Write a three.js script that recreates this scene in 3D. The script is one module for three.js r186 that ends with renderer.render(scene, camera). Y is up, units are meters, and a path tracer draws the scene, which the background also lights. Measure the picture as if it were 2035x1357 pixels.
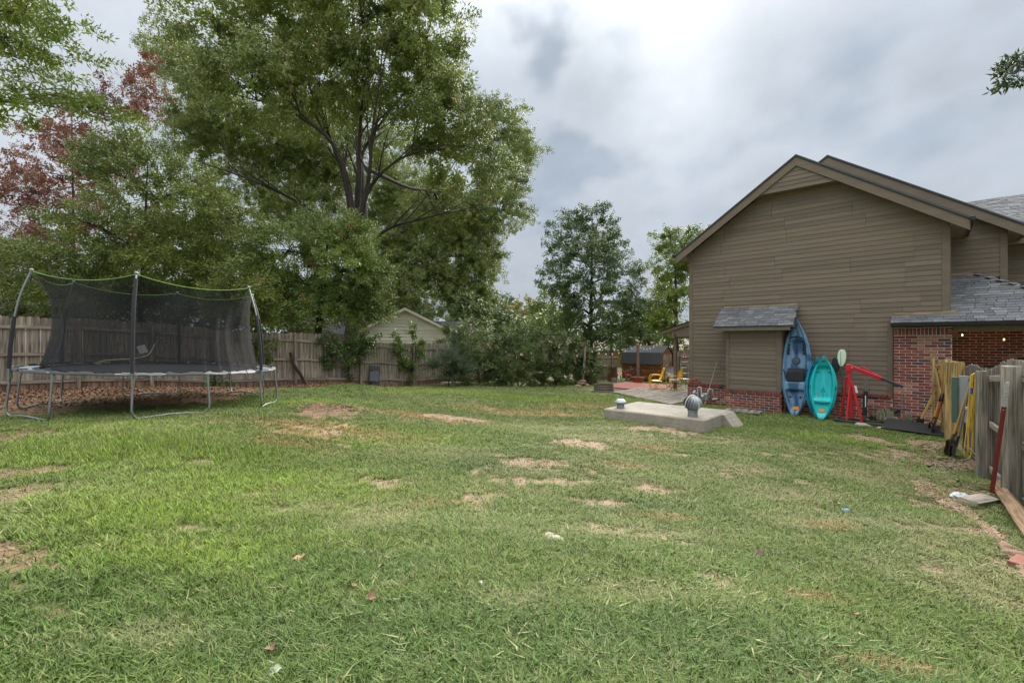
import * as THREE from 'three';
import { mergeGeometries, mergeVertices } from 'three/addons/utils/BufferGeometryUtils.js';

// ------------------------------------------------------------------ camera, sky, sun, exposure
const scene = new THREE.Scene();
const CAM_Y = 2.2, FPX = 904;                       // eye height above the ground at the house; focal length in photo pixels
const camera = new THREE.PerspectiveCamera(2 * Math.atan(678.5 / FPX) * 180 / Math.PI, 2035 / 1357, 0.1, 600);
camera.position.set(0, CAM_Y, 0);
camera.lookAt(0, CAM_Y, -10);
const renderer = new THREE.WebGLRenderer({ antialias: true });
renderer.setSize(1024, 682);
renderer.toneMapping = THREE.LinearToneMapping;
const EXPOSURE = 5.2;
renderer.toneMappingExposure = EXPOSURE;
renderer.shadowMap.enabled = true;
renderer.shadowMap.type = THREE.PCFSoftShadowMap;

// seeded randomness and noise
function rng(seed) { let a = seed >>> 0; return () => { a = (a + 0x6D2B79F5) | 0; let t = Math.imul(a ^ (a >>> 15), 1 | a); t = (t + Math.imul(t ^ (t >>> 7), 61 | t)) ^ t; return ((t ^ (t >>> 14)) >>> 0) / 4294967296; }; }
const R = rng(20257);
const rr = (a, b) => a + (b - a) * R();
function hash2(ix, iy, s = 0) { let h = Math.imul(ix, 374761393) + Math.imul(iy, 668265263) + Math.imul(s, 974634727) | 0; h = Math.imul(h ^ (h >>> 13), 1274126177); return ((h ^ (h >>> 16)) >>> 0) / 4294967296; }
function vnoise(x, y, s = 0, p = 0) {                 // value noise; p = period in cells (0: none)
  const ix = Math.floor(x), iy = Math.floor(y), fx = x - ix, fy = y - iy, u = fx * fx * (3 - 2 * fx), v = fy * fy * (3 - 2 * fy);
  const w = (i) => p ? ((i % p) + p) % p : i;
  const a = hash2(w(ix), w(iy), s), b = hash2(w(ix + 1), w(iy), s), c = hash2(w(ix), w(iy + 1), s), d = hash2(w(ix + 1), w(iy + 1), s);
  return a + (b - a) * u + (c - a) * v + (a - b - c + d) * u * v;
}
function fbm(x, y, o = 4, s = 0, p = 0) { let r = 0, a = 0.5, n = 0; for (let i = 0; i < o; i++) { r += a * vnoise(x, y, s + i, p); n += a; a *= 0.5; x *= 2; y *= 2; p *= 2; } return r / n; }
const clamp = (x, a = 0, b = 1) => Math.min(b, Math.max(a, x));
const sstep = (a, b, x) => { const t = clamp((x - a) / (b - a)); return t * t * (3 - 2 * t); };
const mixn = (a, b, t) => a + (b - a) * t;
const mix3 = (a, b, t) => [mixn(a[0], b[0], t), mixn(a[1], b[1], t), mixn(a[2], b[2], t)];

// the sky: thin bright overcast with grey cloud banks, the veiled sun ahead and a little to the right
const dirPx = (px, py) => { const v = new THREE.Vector3((px - 1017.5) / FPX, (678.5 - py) / FPX, -1).normalize(); return [v.x, v.y, v.z]; };
const BANKS = [[1110, 110, .13, 1.1], [1040, 70, .13, .9], [1170, 205, .10, 1.1], [1130, 270, .10, 1.0], [980, 150, .13, .8], [1200, 330, .12, .8], [1080, 400, .14, .6], [1500, 290, .16, .5], [1800, 230, .2, .5], [1700, 30, .14, .4], [230, 40, .12, -.55], [60, 300, .10, -.4], [1330, 110, .08, -.20], [1385, 185, .07, -.20], [1290, 170, .05, -.16], [1240, 20, .07, -.12], [1330, 260, .05, -.15]].map(([x, y, r, g]) => [...dirPx(x, y), r, g]);
const SUN_DIR = new THREE.Vector3(0.36, 0.60, -1).normalize();
{
  const w = 1536, h = 768, data = new Float32Array(w * h * 4);
  for (let j = 0; j < h; j++) {
    const el = ((j + 0.5) / h - 0.5) * Math.PI, se = Math.sin(el), ce = Math.cos(el);
    for (let i = 0; i < w; i++) {
      const az = ((i + 0.5) / w - 0.5) * 2 * Math.PI, dx = ce * Math.cos(az), dz = ce * Math.sin(az);
      const up = Math.max(se, 0.0);
      const k = 1 / (up + 0.30), px = dx * k, py = dz * k;                       // clouds on a flat layer overhead
      const n1 = fbm(px * 1.9 + 11.2, py * 1.9 + 4.7, 5, 3), n2 = fbm(px * 5.4 + 2.1, py * 4.6 + 9.4, 5, 17);
      const lum = 0.53 + 0.27 * up, hi = 2.75 * sstep(0.46, 1.0, up);
      let c = [lum * 0.885 + hi, lum * 0.985 + hi * .985, lum * 1.12 + hi * .93];
      const cd = dx * SUN_DIR.x + se * SUN_DIR.y + dz * SUN_DIR.z, ang = Math.acos(clamp(cd, -1, 1));
      let bank = 0, lite = 0;                                                     // cloud banks and bright breaks, by direction
      for (const [bx, by, bz, r, g] of BANKS) { const e = Math.acos(clamp(dx * bx + se * by + dz * bz, -1, 1)) / r; if (e < 3) { const v = Math.exp(-e * e * 1.1); g > 0 ? bank = Math.max(bank, g * v) : lite = Math.max(lite, -g * v); } }
      bank = sstep(.14, .92, bank * (.55 + (n2 - .5) * 2.6) + (n1 - .5) * .45 + (n2 - .5) * .5 + .06);
      lite = clamp(lite + (.5 - n1) * .5);
      const glow = Math.exp(-Math.pow(ang / 0.115, 2)) * 0.10 + Math.exp(-Math.pow(ang / 0.32, 2)) * 0.10;
      c = [c[0] + glow * 1.0, c[1] + glow * 0.965, c[2] + glow * 0.90];
      c = mix3(c, [0.37 + .3 * glow, 0.445 + .3 * glow, 0.54 + .28 * glow].map((v) => v * (1 + .8 * sstep(.5, 1, up))), bank * .85);
      c = [c[0] + lite * .34, c[1] + lite * .335, c[2] + lite * .33];
      const n4 = fbm(px * 13 + 5, py * 11 + 2, 4, 29), tx = 1 + .26 * (n2 - .5) + .16 * (n4 - .5);
      c = c.map((v) => v * tx / EXPOSURE);
      const q = (j * w + i) * 4;
      data[q] = c[0]; data[q + 1] = c[1]; data[q + 2] = c[2]; data[q + 3] = 1;
    }
  }
  const sky = new THREE.DataTexture(data, w, h, THREE.RGBAFormat, THREE.FloatType);
  sky.mapping = THREE.EquirectangularReflectionMapping;
  sky.magFilter = sky.minFilter = THREE.LinearFilter;
  sky.needsUpdate = true;
  scene.background = sky; scene.environment = sky;
}
const sun = new THREE.DirectionalLight(new THREE.Color(1.0, 0.94, 0.83), 1.5);
sun.position.copy(SUN_DIR).multiplyScalar(60).add(new THREE.Vector3(0, 0, -14));
sun.target.position.set(0, 0, -14);
sun.castShadow = true; sun.shadow.radius = 60; sun.shadow.mapSize.set(2048, 2048);
Object.assign(sun.shadow.camera, { left: -32, right: 32, top: 32, bottom: -32, near: 1, far: 140 });
scene.add(sun, sun.target);

// ------------------------------------------------------------------ frames of reference
const TH = 42.1 * Math.PI / 180, CT = Math.cos(TH), ST = Math.sin(TH);
const HRY = -TH;                                     // turn of everything that stands square with the house
const H = (s, y, d) => new THREE.Vector3(s * CT + d * ST, y, s * ST - d * CT);      // s along the gable wall, d depth behind it
const at = (px, py, z) => new THREE.Vector3((px - 1017.5) / FPX * z, CAM_Y + (678.5 - py) / FPX * z, -z);

// the lawn falls from the left fence to the house: control heights (x, depth, y)
const CP = [[-13.2, 11.7, .88], [-15, 8, 1.0], [-8.3, 17.3, .54], [-4.7, 21.5, .14], [-10, 9, .82], [-6.5, 8.6, .80], [-5.5, 10.8, .70], [-8.5, 12, .8],
  [0, 25, -.06], [3.6, 19.3, .04], [8, 29, -.3], [5, 28, -.28], [2, 36, -.4], [-3, 32, -.3], [-14, 28, .4], [-22, 20, .8], [5.2, 9.6, .16], [2.3, 11.8, .2], [3.5, 12.4, .2], [6, 12.0, .1], [6.6, 20.3, 0.0], [8.5, 13.5, 0], [10.8, 11.6, 0], [6.0, 16.2, 0.04],
  [9.8, 10.2, 0], [6.49, 5.9, .12], [8.1, 7.83, -.04], [8, 2, .16], [0, 2, .56], [-5, 2, .78], [4, 3, .36], [0, 7, .44], [-3.5, 14, .44], [2, 15, .14], [3.5, 7, .26], [14, 8, -.05], [20, 20, -.2], [0, -8, .6], [12, -8, .1], [-12, -6, 1.0], [-12, 3, 1.02]];
function gyBase(x, z) {
  let sw = 0, sy = 0;
  for (const [a, b, c] of CP) { const d2 = (x - a) * (x - a) + (z - b) * (z - b) + 0.6, w = 1 / (d2 * d2); sw += w; sy += w * c; }
  return sy / sw;
}
const MOUND = [-4.15, 10.2];
function gy(x, z) {                                   // z is depth (metres ahead of the camera)
  let y = gyBase(x, z);
  const far = sstep(40, 90, Math.hypot(x, z));
  y = mixn(y, -0.4, far);
  const near = 1 - sstep(16, 30, Math.hypot(x, z - 8));
  y += near * (0.05 * (fbm(x * 0.5 + 3, z * 0.5 + 8, 3, 5) - 0.5) + 0.035 * (fbm(x * 2.2, z * 2.2, 2, 9) - 0.5));
  const mx = (x - MOUND[0]) / 0.75, mz = (z - MOUND[1]) / 0.5, m = mx * mx + mz * mz;
  y += 0.13 * Math.exp(-m) * (0.8 + 0.4 * vnoise(x * 6, z * 6, 4));
  return y;
}
const gp = (px, py) => {                              // where the sight line of a photo pixel meets the lawn
  const t = (py - 678.5) / FPX, u = (px - 1017.5) / FPX; let z = 1.8 / t;
  for (let i = 0; i < 24; i++) z = mixn(z, (CAM_Y - gy(u * z, z)) / t, 0.6);
  return [u * z, z];
};
const onG = (x, z, up = 0) => new THREE.Vector3(x, gy(x, z) + up, -z);

// ------------------------------------------------------------------ naming, grouping and building helpers
const taken = {};
const numbered = (n) => { const k = taken[n] = (taken[n] ?? -1) + 1; return k ? `${n}_${String(k).padStart(3, '0')}` : n; };
function shade(o) { o.castShadow = o.receiveShadow = true; return o; }
function thing(name, label, category, pos = [0, 0, 0], ry = 0, group, kind) {
  const o = new THREE.Group(); o.name = numbered(name);
  if (pos.isVector3) o.position.copy(pos); else o.position.set(...pos);
  o.rotation.y = ry; o.userData = { label, category };
  if (group) o.userData.group = group; if (kind) o.userData.kind = kind;
  scene.add(o); return o;
}
function part(name, geo, mat, parent) {
  if (Array.isArray(geo)) geo = merge(geo);
  const m = shade(new THREE.Mesh(geo, mat)); m.name = name; parent.add(m); return m;
}
function merge(list) {
  const out = list.map((g) => { const c = g.index ? g.toNonIndexed() : g; for (const k of Object.keys(c.attributes)) if (!['position', 'normal', 'uv', 'color'].includes(k)) c.deleteAttribute(k); return c; });
  const hasC = out.some((g) => g.attributes.color);
  for (const g of out) { const n = g.attributes.position.count; if (!g.attributes.uv) g.setAttribute('uv', new THREE.BufferAttribute(new Float32Array(n * 2), 2)); if (hasC && !g.attributes.color) g.setAttribute('color', new THREE.BufferAttribute(new Float32Array(n * 3).fill(1), 3)); }
  return mergeGeometries(out);
}
// box with uv in metres (grain runs along the longest side of each face when along = 'v')
function box(w, h, d, x = 0, y = 0, z = 0, off = 0) {
  const g = new THREE.BoxGeometry(w, h, d), p = g.attributes.position, n = g.attributes.normal, uv = g.attributes.uv;
  const vert = h >= w && h >= d, deep = d > w && d > h;
  for (let i = 0; i < p.count; i++) {
    const X = p.getX(i), Y = p.getY(i), Z = p.getZ(i); let a, b;
    if (Math.abs(n.getX(i)) > .5) { a = Z; b = Y; if (deep) [a, b] = [Y, Z]; }
    else if (Math.abs(n.getY(i)) > .5) { a = X; b = Z; if (w > d) [a, b] = [Z, X]; }
    else { a = X; b = Y; if (!vert) [a, b] = [Y, X]; }
    uv.setXY(i, a + off * 0.37, b + off);
  }
  g.translate(x, y, z); return g;
}
const bevelCache = {};
function bbox(w, h, d, r = 0.004, off = 0) {          // chamfered box, 44 triangles, uv in metres, the grain along the longest side
  const hx = w / 2, hy = h / 2, hz = d / 2; r = Math.min(r, hx * .49, hy * .49, hz * .49);
  const pos = [], V = [];
  const quad = (a, b, c, e) => { pos.push(...a, ...b, ...c, ...a, ...c, ...e); };
  const tri = (a, b, c) => pos.push(...a, ...b, ...c);
  const X = (sx, sy, sz) => [sx * hx, sy * (hy - r), sz * (hz - r)], Y = (sx, sy, sz) => [sx * (hx - r), sy * hy, sz * (hz - r)], Z = (sx, sy, sz) => [sx * (hx - r), sy * (hy - r), sz * hz];
  for (const s of [1, -1]) {
    const q = (a, b, c, e) => s > 0 ? quad(a, b, c, e) : quad(e, c, b, a);
    q(X(s, -1, 1), X(s, -1, -1), X(s, 1, -1), X(s, 1, 1));
    q(Y(-1, s, 1), Y(1, s, 1), Y(1, s, -1), Y(-1, s, -1));
    q(Z(-1, -1, s), Z(1, -1, s), Z(1, 1, s), Z(-1, 1, s));
    for (const t of [1, -1]) {
      const e = (f) => s * t > 0 ? f : (a, b, c, d) => f(d, c, b, a), Q = e(quad);
      Q(X(s, t, 1), X(s, t, -1), Y(s, t, -1), Y(s, t, 1));
      Q(Y(1, s, t), Y(-1, s, t), Z(-1, s, t), Z(1, s, t));
      Q(Z(s, 1, t), Z(s, -1, t), X(s, -1, t), X(s, 1, t));
      for (const k of [1, -1]) { const a = X(s, t, k), b = Y(s, t, k), c = Z(s, t, k); s * t * k > 0 ? tri(a, b, c) : tri(c, b, a); }
    }
  }
  const g = new THREE.BufferGeometry(); g.setAttribute('position', new THREE.Float32BufferAttribute(pos, 3)); g.computeVertexNormals();
  const n = pos.length / 3, uv = new Float32Array(n * 2), N = g.attributes.normal, L = w >= h && w >= d ? 0 : h >= d ? 1 : 2;
  for (let i = 0; i < n; i++) {
    const p = [pos[i * 3], pos[i * 3 + 1], pos[i * 3 + 2]], m = [Math.abs(N.getX(i)), Math.abs(N.getY(i)), Math.abs(N.getZ(i))];
    const ax = m[0] > m[1] && m[0] > m[2] ? 0 : m[1] > m[2] ? 1 : 2; let o = [0, 1, 2].filter((k) => k !== ax);
    if (o[0] === L) o.reverse(); uv[i * 2] = p[o[0]] + off * .37; uv[i * 2 + 1] = p[o[1]] + off;
  }
  g.setAttribute('uv', new THREE.BufferAttribute(uv, 2)); return g;
}
const V3 = (x, y, z) => new THREE.Vector3(x, y, z);
function tube(pts, r, seg = 8, closed = false, n) {
  const c = new THREE.CatmullRomCurve3(pts.map((p) => Array.isArray(p) ? V3(...p) : p), closed, 'catmullrom', 0.4);
  return new THREE.TubeGeometry(c, n ?? Math.max(8, pts.length * 6), r, seg, closed);
}
function rod(a, b, r0, r1 = r0, seg = 10) {            // straight tapered cylinder from a to b
  a = Array.isArray(a) ? V3(...a) : a; b = Array.isArray(b) ? V3(...b) : b;
  const d = b.clone().sub(a), g = new THREE.CylinderGeometry(r1, r0, d.length(), seg, 1);
  g.translate(0, d.length() / 2, 0);
  g.applyQuaternion(new THREE.Quaternion().setFromUnitVectors(V3(0, 1, 0), d.normalize())); g.translate(a.x, a.y, a.z); return g;
}
function bar(a, b, w, t) {                             // straight rectangular bar from a to b
  a = Array.isArray(a) ? V3(...a) : a; b = Array.isArray(b) ? V3(...b) : b;
  const d = b.clone().sub(a), g = bbox(w, d.length(), t, Math.min(w, t) * .12); g.translate(0, d.length() / 2, 0);
  g.applyQuaternion(new THREE.Quaternion().setFromUnitVectors(V3(0, 1, 0), d.normalize())); g.translate(a.x, a.y, a.z); return g;
}
function lathe(pts, seg = 24) { return new THREE.LatheGeometry(pts.map((p) => new THREE.Vector2(p[0], p[1])), seg); }
function poly(quads) {                                  // quads: [a, b, c, d] corner triples; uv in metres per face
  const pos = [], uv = [];
  for (const q of quads) {
    const [a, b, c] = q, e1 = V3(...b).sub(V3(...a)), L = e1.length(), ex = e1.clone().normalize(), e2 = V3(...c).sub(V3(...a)), nn = ex.clone().cross(e2).normalize(), ey = nn.cross(ex);
    const UV = (p) => { const d = V3(...p).sub(V3(...a)); return [d.dot(ex), d.dot(ey)]; };
    for (const k of q.length === 4 ? [0, 1, 2, 0, 2, 3] : [0, 1, 2]) { pos.push(...q[k]); uv.push(...UV(q[k])); }
  }
  const g = new THREE.BufferGeometry(); g.setAttribute('position', new THREE.Float32BufferAttribute(pos, 3)); g.setAttribute('uv', new THREE.Float32BufferAttribute(uv, 2)); g.computeVertexNormals(); return g;
}
function prism(outline, z0, z1) {                        // closed solid: outline [[x,y]...] counter-clockwise, from z0 to z1 (z1 > z0)
  const s = new THREE.Shape(outline.map((p) => new THREE.Vector2(p[0], p[1])));
  const g = new THREE.ExtrudeGeometry(s, { depth: z1 - z0, bevelEnabled: false }); g.translate(0, 0, z0); return g;
}
function jitter(g, a, seed = 1) { const p = g.attributes.position; for (let i = 0; i < p.count; i++) { const k = Math.round(p.getX(i) * 997) * 31 + Math.round(p.getY(i) * 997) * 17 + Math.round(p.getZ(i) * 997); p.setXYZ(i, p.getX(i) + (hash2(k, 1, seed) - .5) * a, p.getY(i) + (hash2(k, 2, seed) - .5) * a, p.getZ(i) + (hash2(k, 3, seed) - .5) * a); } g.computeVertexNormals(); return g; }
const move = (g, x, y, z) => { g.translate(x, y, z); return g; };
const turned = (g, rx = 0, ry = 0, rz = 0) => { if (rx) g.rotateX(rx); if (ry) g.rotateY(ry); if (rz) g.rotateZ(rz); return g; };

// ------------------------------------------------------------------ textures and materials
const enc = (l) => Math.round(255 * clamp(l <= .0031308 ? l * 12.92 : 1.055 * Math.pow(l, 1 / 2.4) - .055));
function tex(w, h, fn, repeatPerM = 1, srgb = true) {   // fn(u, v) in 0..1 gives linear rgb (or one height value)
  const d = new Uint8Array(w * h * 4);
  for (let j = 0; j < h; j++) for (let i = 0; i < w; i++) {
    const c = fn((i + .5) / w, (j + .5) / h), q = (j * w + i) * 4;
    if (srgb) { d[q] = enc(c[0]); d[q + 1] = enc(c[1]); d[q + 2] = enc(c[2]); } else d[q] = d[q + 1] = d[q + 2] = Math.round(255 * clamp(c));
    d[q + 3] = 255;
  }
  const t = new THREE.DataTexture(d, w, h); t.wrapS = t.wrapT = THREE.RepeatWrapping; t.magFilter = THREE.LinearFilter; t.minFilter = THREE.LinearMipmapLinearFilter; t.generateMipmaps = true;
  if (srgb) t.colorSpace = THREE.SRGBColorSpace;
  Array.isArray(repeatPerM) ? t.repeat.set(...repeatPerM) : t.repeat.set(repeatPerM, repeatPerM); t.needsUpdate = true; return t;
}
const lin = (r, g, b) => new THREE.Color().setRGB(r, g, b);
function mat(c, rough = .8, o = {}) { return new THREE.MeshStandardMaterial({ color: Array.isArray(c) ? lin(...c) : c, roughness: rough, side: THREE.DoubleSide, ...o }); }
// weathered wood: grain along v; streaks, knots and mildew
const woodVal = (u, v) => { const g = fbm(u * 40, v * 3, 4, 21, 0), f = fbm(u * 110, v * 6, 2, 33, 0); return .55 * g + .45 * f; };
const TX = {};
TX.wood = tex(512, 1024, (u, v) => { const k = fbm(u * 24, v * 4, 4, 21, 4), f = fbm(u * 96, v * 8, 2, 33, 8), b = fbm(u * 4, v * 4, 3, 8, 4); const t = .5 + 1.1 * (k - .5) + .7 * (f - .5) + .7 * (b - .5); return [t, t, t].map((x) => clamp(x * .9 + .12, .08, 1)); }, [1, .5]);
TX.woodB = tex(512, 1024, (u, v) => .5 * fbm(u * 24, v * 4, 4, 21, 4) + .5 * fbm(u * 96, v * 8, 2, 33, 8), [1, .5], false);
TX.fine = tex(512, 512, (u, v) => { const t = .82 + .36 * (fbm(u * 64, v * 64, 3, 5, 64) - .5) + .28 * (fbm(u * 6, v * 6, 4, 6, 6) - .5); return [t, t, t]; }, 1);
TX.fineB = tex(512, 512, (u, v) => fbm(u * 96, v * 96, 3, 5, 96), 1, false);
TX.conc = tex(1024, 1024, (u, v) => { const a = fbm(u * 8, v * 8, 5, 71, 8), b = fbm(u * 90, v * 90, 2, 72, 90), s = sstep(.62, .75, fbm(u * 40, v * 5, 3, 77, 5)); const t = .86 + .45 * (a - .5) + .2 * (b - .5) - .12 * s; return [t, t * .985, t * .955]; }, .5);
TX.grain = tex(512, 512, (u, v) => { const a = fbm(u * 90, v * 90, 3, 41, 90), b = fbm(u * 10, v * 10, 2, 44, 10); const t = .8 + .9 * (a - .5) + .2 * (b - .5); return [t, t, t]; }, 2);
TX.siding = tex(1024, 256, (u, v) => { const a = fbm(u * 3, v * 6, 4, 51, 3), b = fbm(u * 10, v * 120, 3, 52, 10); const t = .9 + .50 * (a - .5) + .34 * (b - .5); return [t, t * .99, t * .975]; }, [.25, .9]);
TX.sidingB = tex(512, 512, (u, v) => fbm(u * 8, v * 90, 3, 52, 8), [.6, 1.2], false);
TX.brick = tex(512, 512, (u, v) => { const a = fbm(u * 20, v * 20, 4, 61, 20), b = fbm(u * 100, v * 100, 2, 62, 100); const t = .85 + .7 * (a - .5) + .35 * (b - .5); return [t, t * .98, t * .97]; }, 2.5);
const wood = (c, o = {}) => mat(c, .88, { map: TX.wood, bumpMap: TX.woodB, bumpScale: .004, ...o });
const M = {
  fence: [[.46, .385, .30], [.40, .33, .26], [.52, .44, .35], [.37, .315, .255], [.46, .37, .27]].map((c) => wood(c)),
  fencePost: wood([.44, .36, .275]), kick: wood([.36, .215, .14]),
  greyFence: [[.33, .285, .245], [.27, .235, .205], [.38, .33, .285], [.30, .25, .21]].map((c) => wood(c)),
  greyPost: wood([.44, .395, .325]), newWood: [[.74, .50, .20], [.68, .44, .17], [.80, .56, .25]].map((c) => wood(c)),
  siding: [[.192, .150, .110], [.168, .131, .096], [.215, .168, .123], [.186, .147, .110]].map((c) => mat(c, .62, { map: TX.siding, bumpMap: TX.sidingB, bumpScale: .0015 })),
  trim: mat([.185, .144, .105], .6, { map: TX.siding, bumpMap: TX.sidingB, bumpScale: .001 }), soffit: mat([.185, .144, .105], .7),
  mortar: mat([.62, .54, .48], .95, { map: TX.fine, bumpMap: TX.fineB, bumpScale: .003 }),
  brick: [[.30, .075, .052], [.24, .062, .046], [.34, .10, .066], [.19, .058, .048], [.28, .082, .058], [.10, .065, .068], [.42, .20, .15], [.26, .064, .048]].map((c) => mat(c, .9, { map: TX.brick, bumpMap: TX.fineB, bumpScale: .002 })),
  shingle: [[.165, .172, .185], [.20, .207, .218], [.13, .137, .15], [.235, .24, .248], [.18, .18, .188], [.15, .158, .178]].map((c) => mat(c, .95, { map: TX.grain, bumpMap: TX.fineB, bumpScale: .002 })),
  darkShingle: mat([.055, .055, .068], .95, { map: TX.grain }), gutter: mat([.022, .024, .028], .45), rawEdge: wood([.50, .36, .22]),
  conc: mat([.30, .278, .243], .92, { map: TX.conc, bumpMap: TX.fineB, bumpScale: .003 }),
  steel: mat([.30, .31, .325], .45, { metalness: .85 }), galv: mat([.33, .365, .385], .5, { metalness: .45, map: TX.fine }), darkSteel: mat([.05, .05, .055], .5, { metalness: .3 }),
  black: mat([.018, .018, .02], .55), blackMat: mat([.022, .023, .027], .85), foam: mat([.026, .025, .03], .8), red: mat([.55, .018, .03], .35), yellow: mat([.72, .43, .02], .4), white: mat([.72, .73, .72], .55),
  bark: mat([.075, .06, .048], .95, { map: TX.wood, bumpMap: TX.woodB, bumpScale: .02 }), barkLight: mat([.16, .13, .105], .95, { map: TX.wood, bumpMap: TX.woodB, bumpScale: .015 }),
  rust: mat([.17, .07, .035], .9, { map: TX.fine }), terracotta: mat([.42, .11, .035], .8, { map: TX.fine }),
};

// ------------------------------------------------------------------ lawn: where the grass is thin, dry, lush or rusty (photo spots laid on the ground)
const spot = ([px, py, rx, ry]) => { const [x, z] = gp(px, py), k = CAM_Y - gy(x, z); return [x, z, rx * z / FPX, ry * z * z / (FPX * k)]; };
const BARE = [[1155, 882, 70, 9], [1060, 919, 62, 8], [1090, 958, 75, 7], [950, 991, 34, 10], [1285, 972, 58, 9], [1200, 1001, 50, 9], [760, 962, 60, 10], [650, 822, 75, 9], [1425, 1155, 42, 14], [1103, 1068, 30, 10], [398, 921, 26, 8],
  [10, 985, 90, 34], [20, 1105, 100, 40], [110, 1215, 80, 16], [30, 870, 90, 14], [60, 940, 70, 14], [1880, 1005, 70, 18], [1965, 1065, 60, 24], [2025, 1130, 40, 26], [1860, 885, 60, 10], [1720, 873, 45, 8], [1930, 925, 60, 12], [1300, 852, 70, 5], [1370, 861, 36, 5], [1800, 905, 50, 7], [1930, 980, 40, 10],
  [680, 886, 30, 4], [560, 1015, 40, 7], [380, 1050, 40, 8], [1610, 1010, 26, 6], [1555, 905, 40, 5], [990, 905, 20, 4], [1130, 990, 26, 5], [1360, 905, 24, 4], [900, 830, 60, 4], [1330, 1080, 40, 6], [1010, 1095, 16, 5], [700, 1175, 24, 9]].map(spot);
const DRY = [[1480, 932, 90, 13], [1270, 1062, 120, 16], [760, 1025, 110, 26], [1900, 1150, 140, 60], [1700, 945, 120, 16], [1560, 985, 90, 14], [1640, 1040, 130, 22], [1180, 870, 140, 12], [900, 900, 120, 12], [1750, 1130, 100, 40], [620, 1010, 90, 16], [1080, 850, 130, 7], [1500, 880, 120, 8], [1830, 830, 100, 6], [300, 1270, 110, 30], [1300, 1180, 120, 26], [1000, 1190, 80, 20]].map(spot);
const RUST = [[640, 848, 150, 8], [860, 830, 120, 7], [1060, 822, 150, 9], [1150, 806, 80, 5], [600, 862, 80, 7], [1300, 890, 70, 5], [560, 880, 80, 6], [1640, 1045, 60, 12], [1330, 1030, 70, 10], [1780, 1330, 120, 20], [1600, 1190, 80, 12], [860, 1000, 50, 7], [1240, 925, 60, 5]].map(spot);
const LUSH = [[260, 905, 330, 40], [520, 965, 330, 50], [300, 1010, 260, 60], [800, 870, 200, 20], [420, 1120, 300, 90], [200, 860, 220, 22], [1000, 790, 300, 8], [600, 800, 120, 9], [1650, 870, 120, 9]].map(spot);
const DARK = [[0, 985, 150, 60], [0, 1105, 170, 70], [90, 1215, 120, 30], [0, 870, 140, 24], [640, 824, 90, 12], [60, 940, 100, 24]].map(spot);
const THIN = [[1120, 945, 260, 60], [1290, 985, 160, 40], [880, 985, 180, 40], [1250, 1050, 240, 40], [1750, 930, 220, 60], [1880, 1060, 160, 70], [760, 990, 120, 40], [40, 1000, 140, 110], [1500, 960, 160, 40], [1900, 1160, 140, 60], [650, 850, 180, 14], [1350, 870, 120, 14]].map(spot);
const inSpots = (L, x, z) => { let m = 0; for (const [a, b, rx, rz] of L) { const dx = (x - a) / rx, dz = (z - b) / rz, q = dx * dx + dz * dz; if (q < 6) m = Math.max(m, Math.exp(-q * .9)); } return m; };
const FDIR = [0.664, 0.748];                            // the left fence runs this way
const FO = [-13.2, 11.72];
const alongF = (x, z) => [(x - FO[0]) * FDIR[0] + (z - FO[1]) * FDIR[1], (x - FO[0]) * FDIR[1] - (z - FO[1]) * FDIR[0]];   // metres along the fence, metres this side of it
function lawnAt(x, z) {
  const n1 = fbm(x * 2.6 + 5, z * 2.6, 4, 91), n2 = fbm(x * .7, z * .7 + 9, 3, 92), n3 = fbm(x * 8, z * 8, 2, 93);
  let bare = sstep(.34, .86, inSpots(BARE, x, z) * 1.42 + (n1 - .5) * 1.3 + (n3 - .5) * 1.2 + (vnoise(x * 19, z * 19, 95) - .5) * .6);
  const n5 = vnoise(x * 19, z * 19, 95), isl = fbm(x * 1.9 + 31, z * 2.4 + 7, 4, 97), thin = inSpots(THIN, x, z); bare = Math.max(bare, sstep(.50, .78, isl + (n3 - .5) * .7 + (n5 - .5) * .4) * sstep(.15, .7, thin) * .9);
  const [fa, fb] = alongF(x, z);
  // bare, leaf strewn strip along the fence and under the trampoline
  const strip = sstep(.5, -.5, fb - (1.3 + 4.0 * sstep(7.2, 3.4, fa) * sstep(-3, 0, fa + 2) + (n1 - .5) * 1.4 - .9 * sstep(7.5, 10, fa)));
  const litter = strip * sstep(-.9, .1, fb + .8);
  bare = Math.max(bare, litter);
  let dry = clamp(inSpots(DRY, x, z) * .75 + (n2 - .45) * .9 + (n1 - .5) * .7), rust = clamp(inSpots(RUST, x, z) * 1.2 + (n1 - .5) * .6 - .12), lush = clamp(inSpots(LUSH, x, z) * .9 + (n2 - .5) * .5);
  dry = clamp(dry + thin * .25); return { bare, dry, rust, lush, litter };
}
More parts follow.
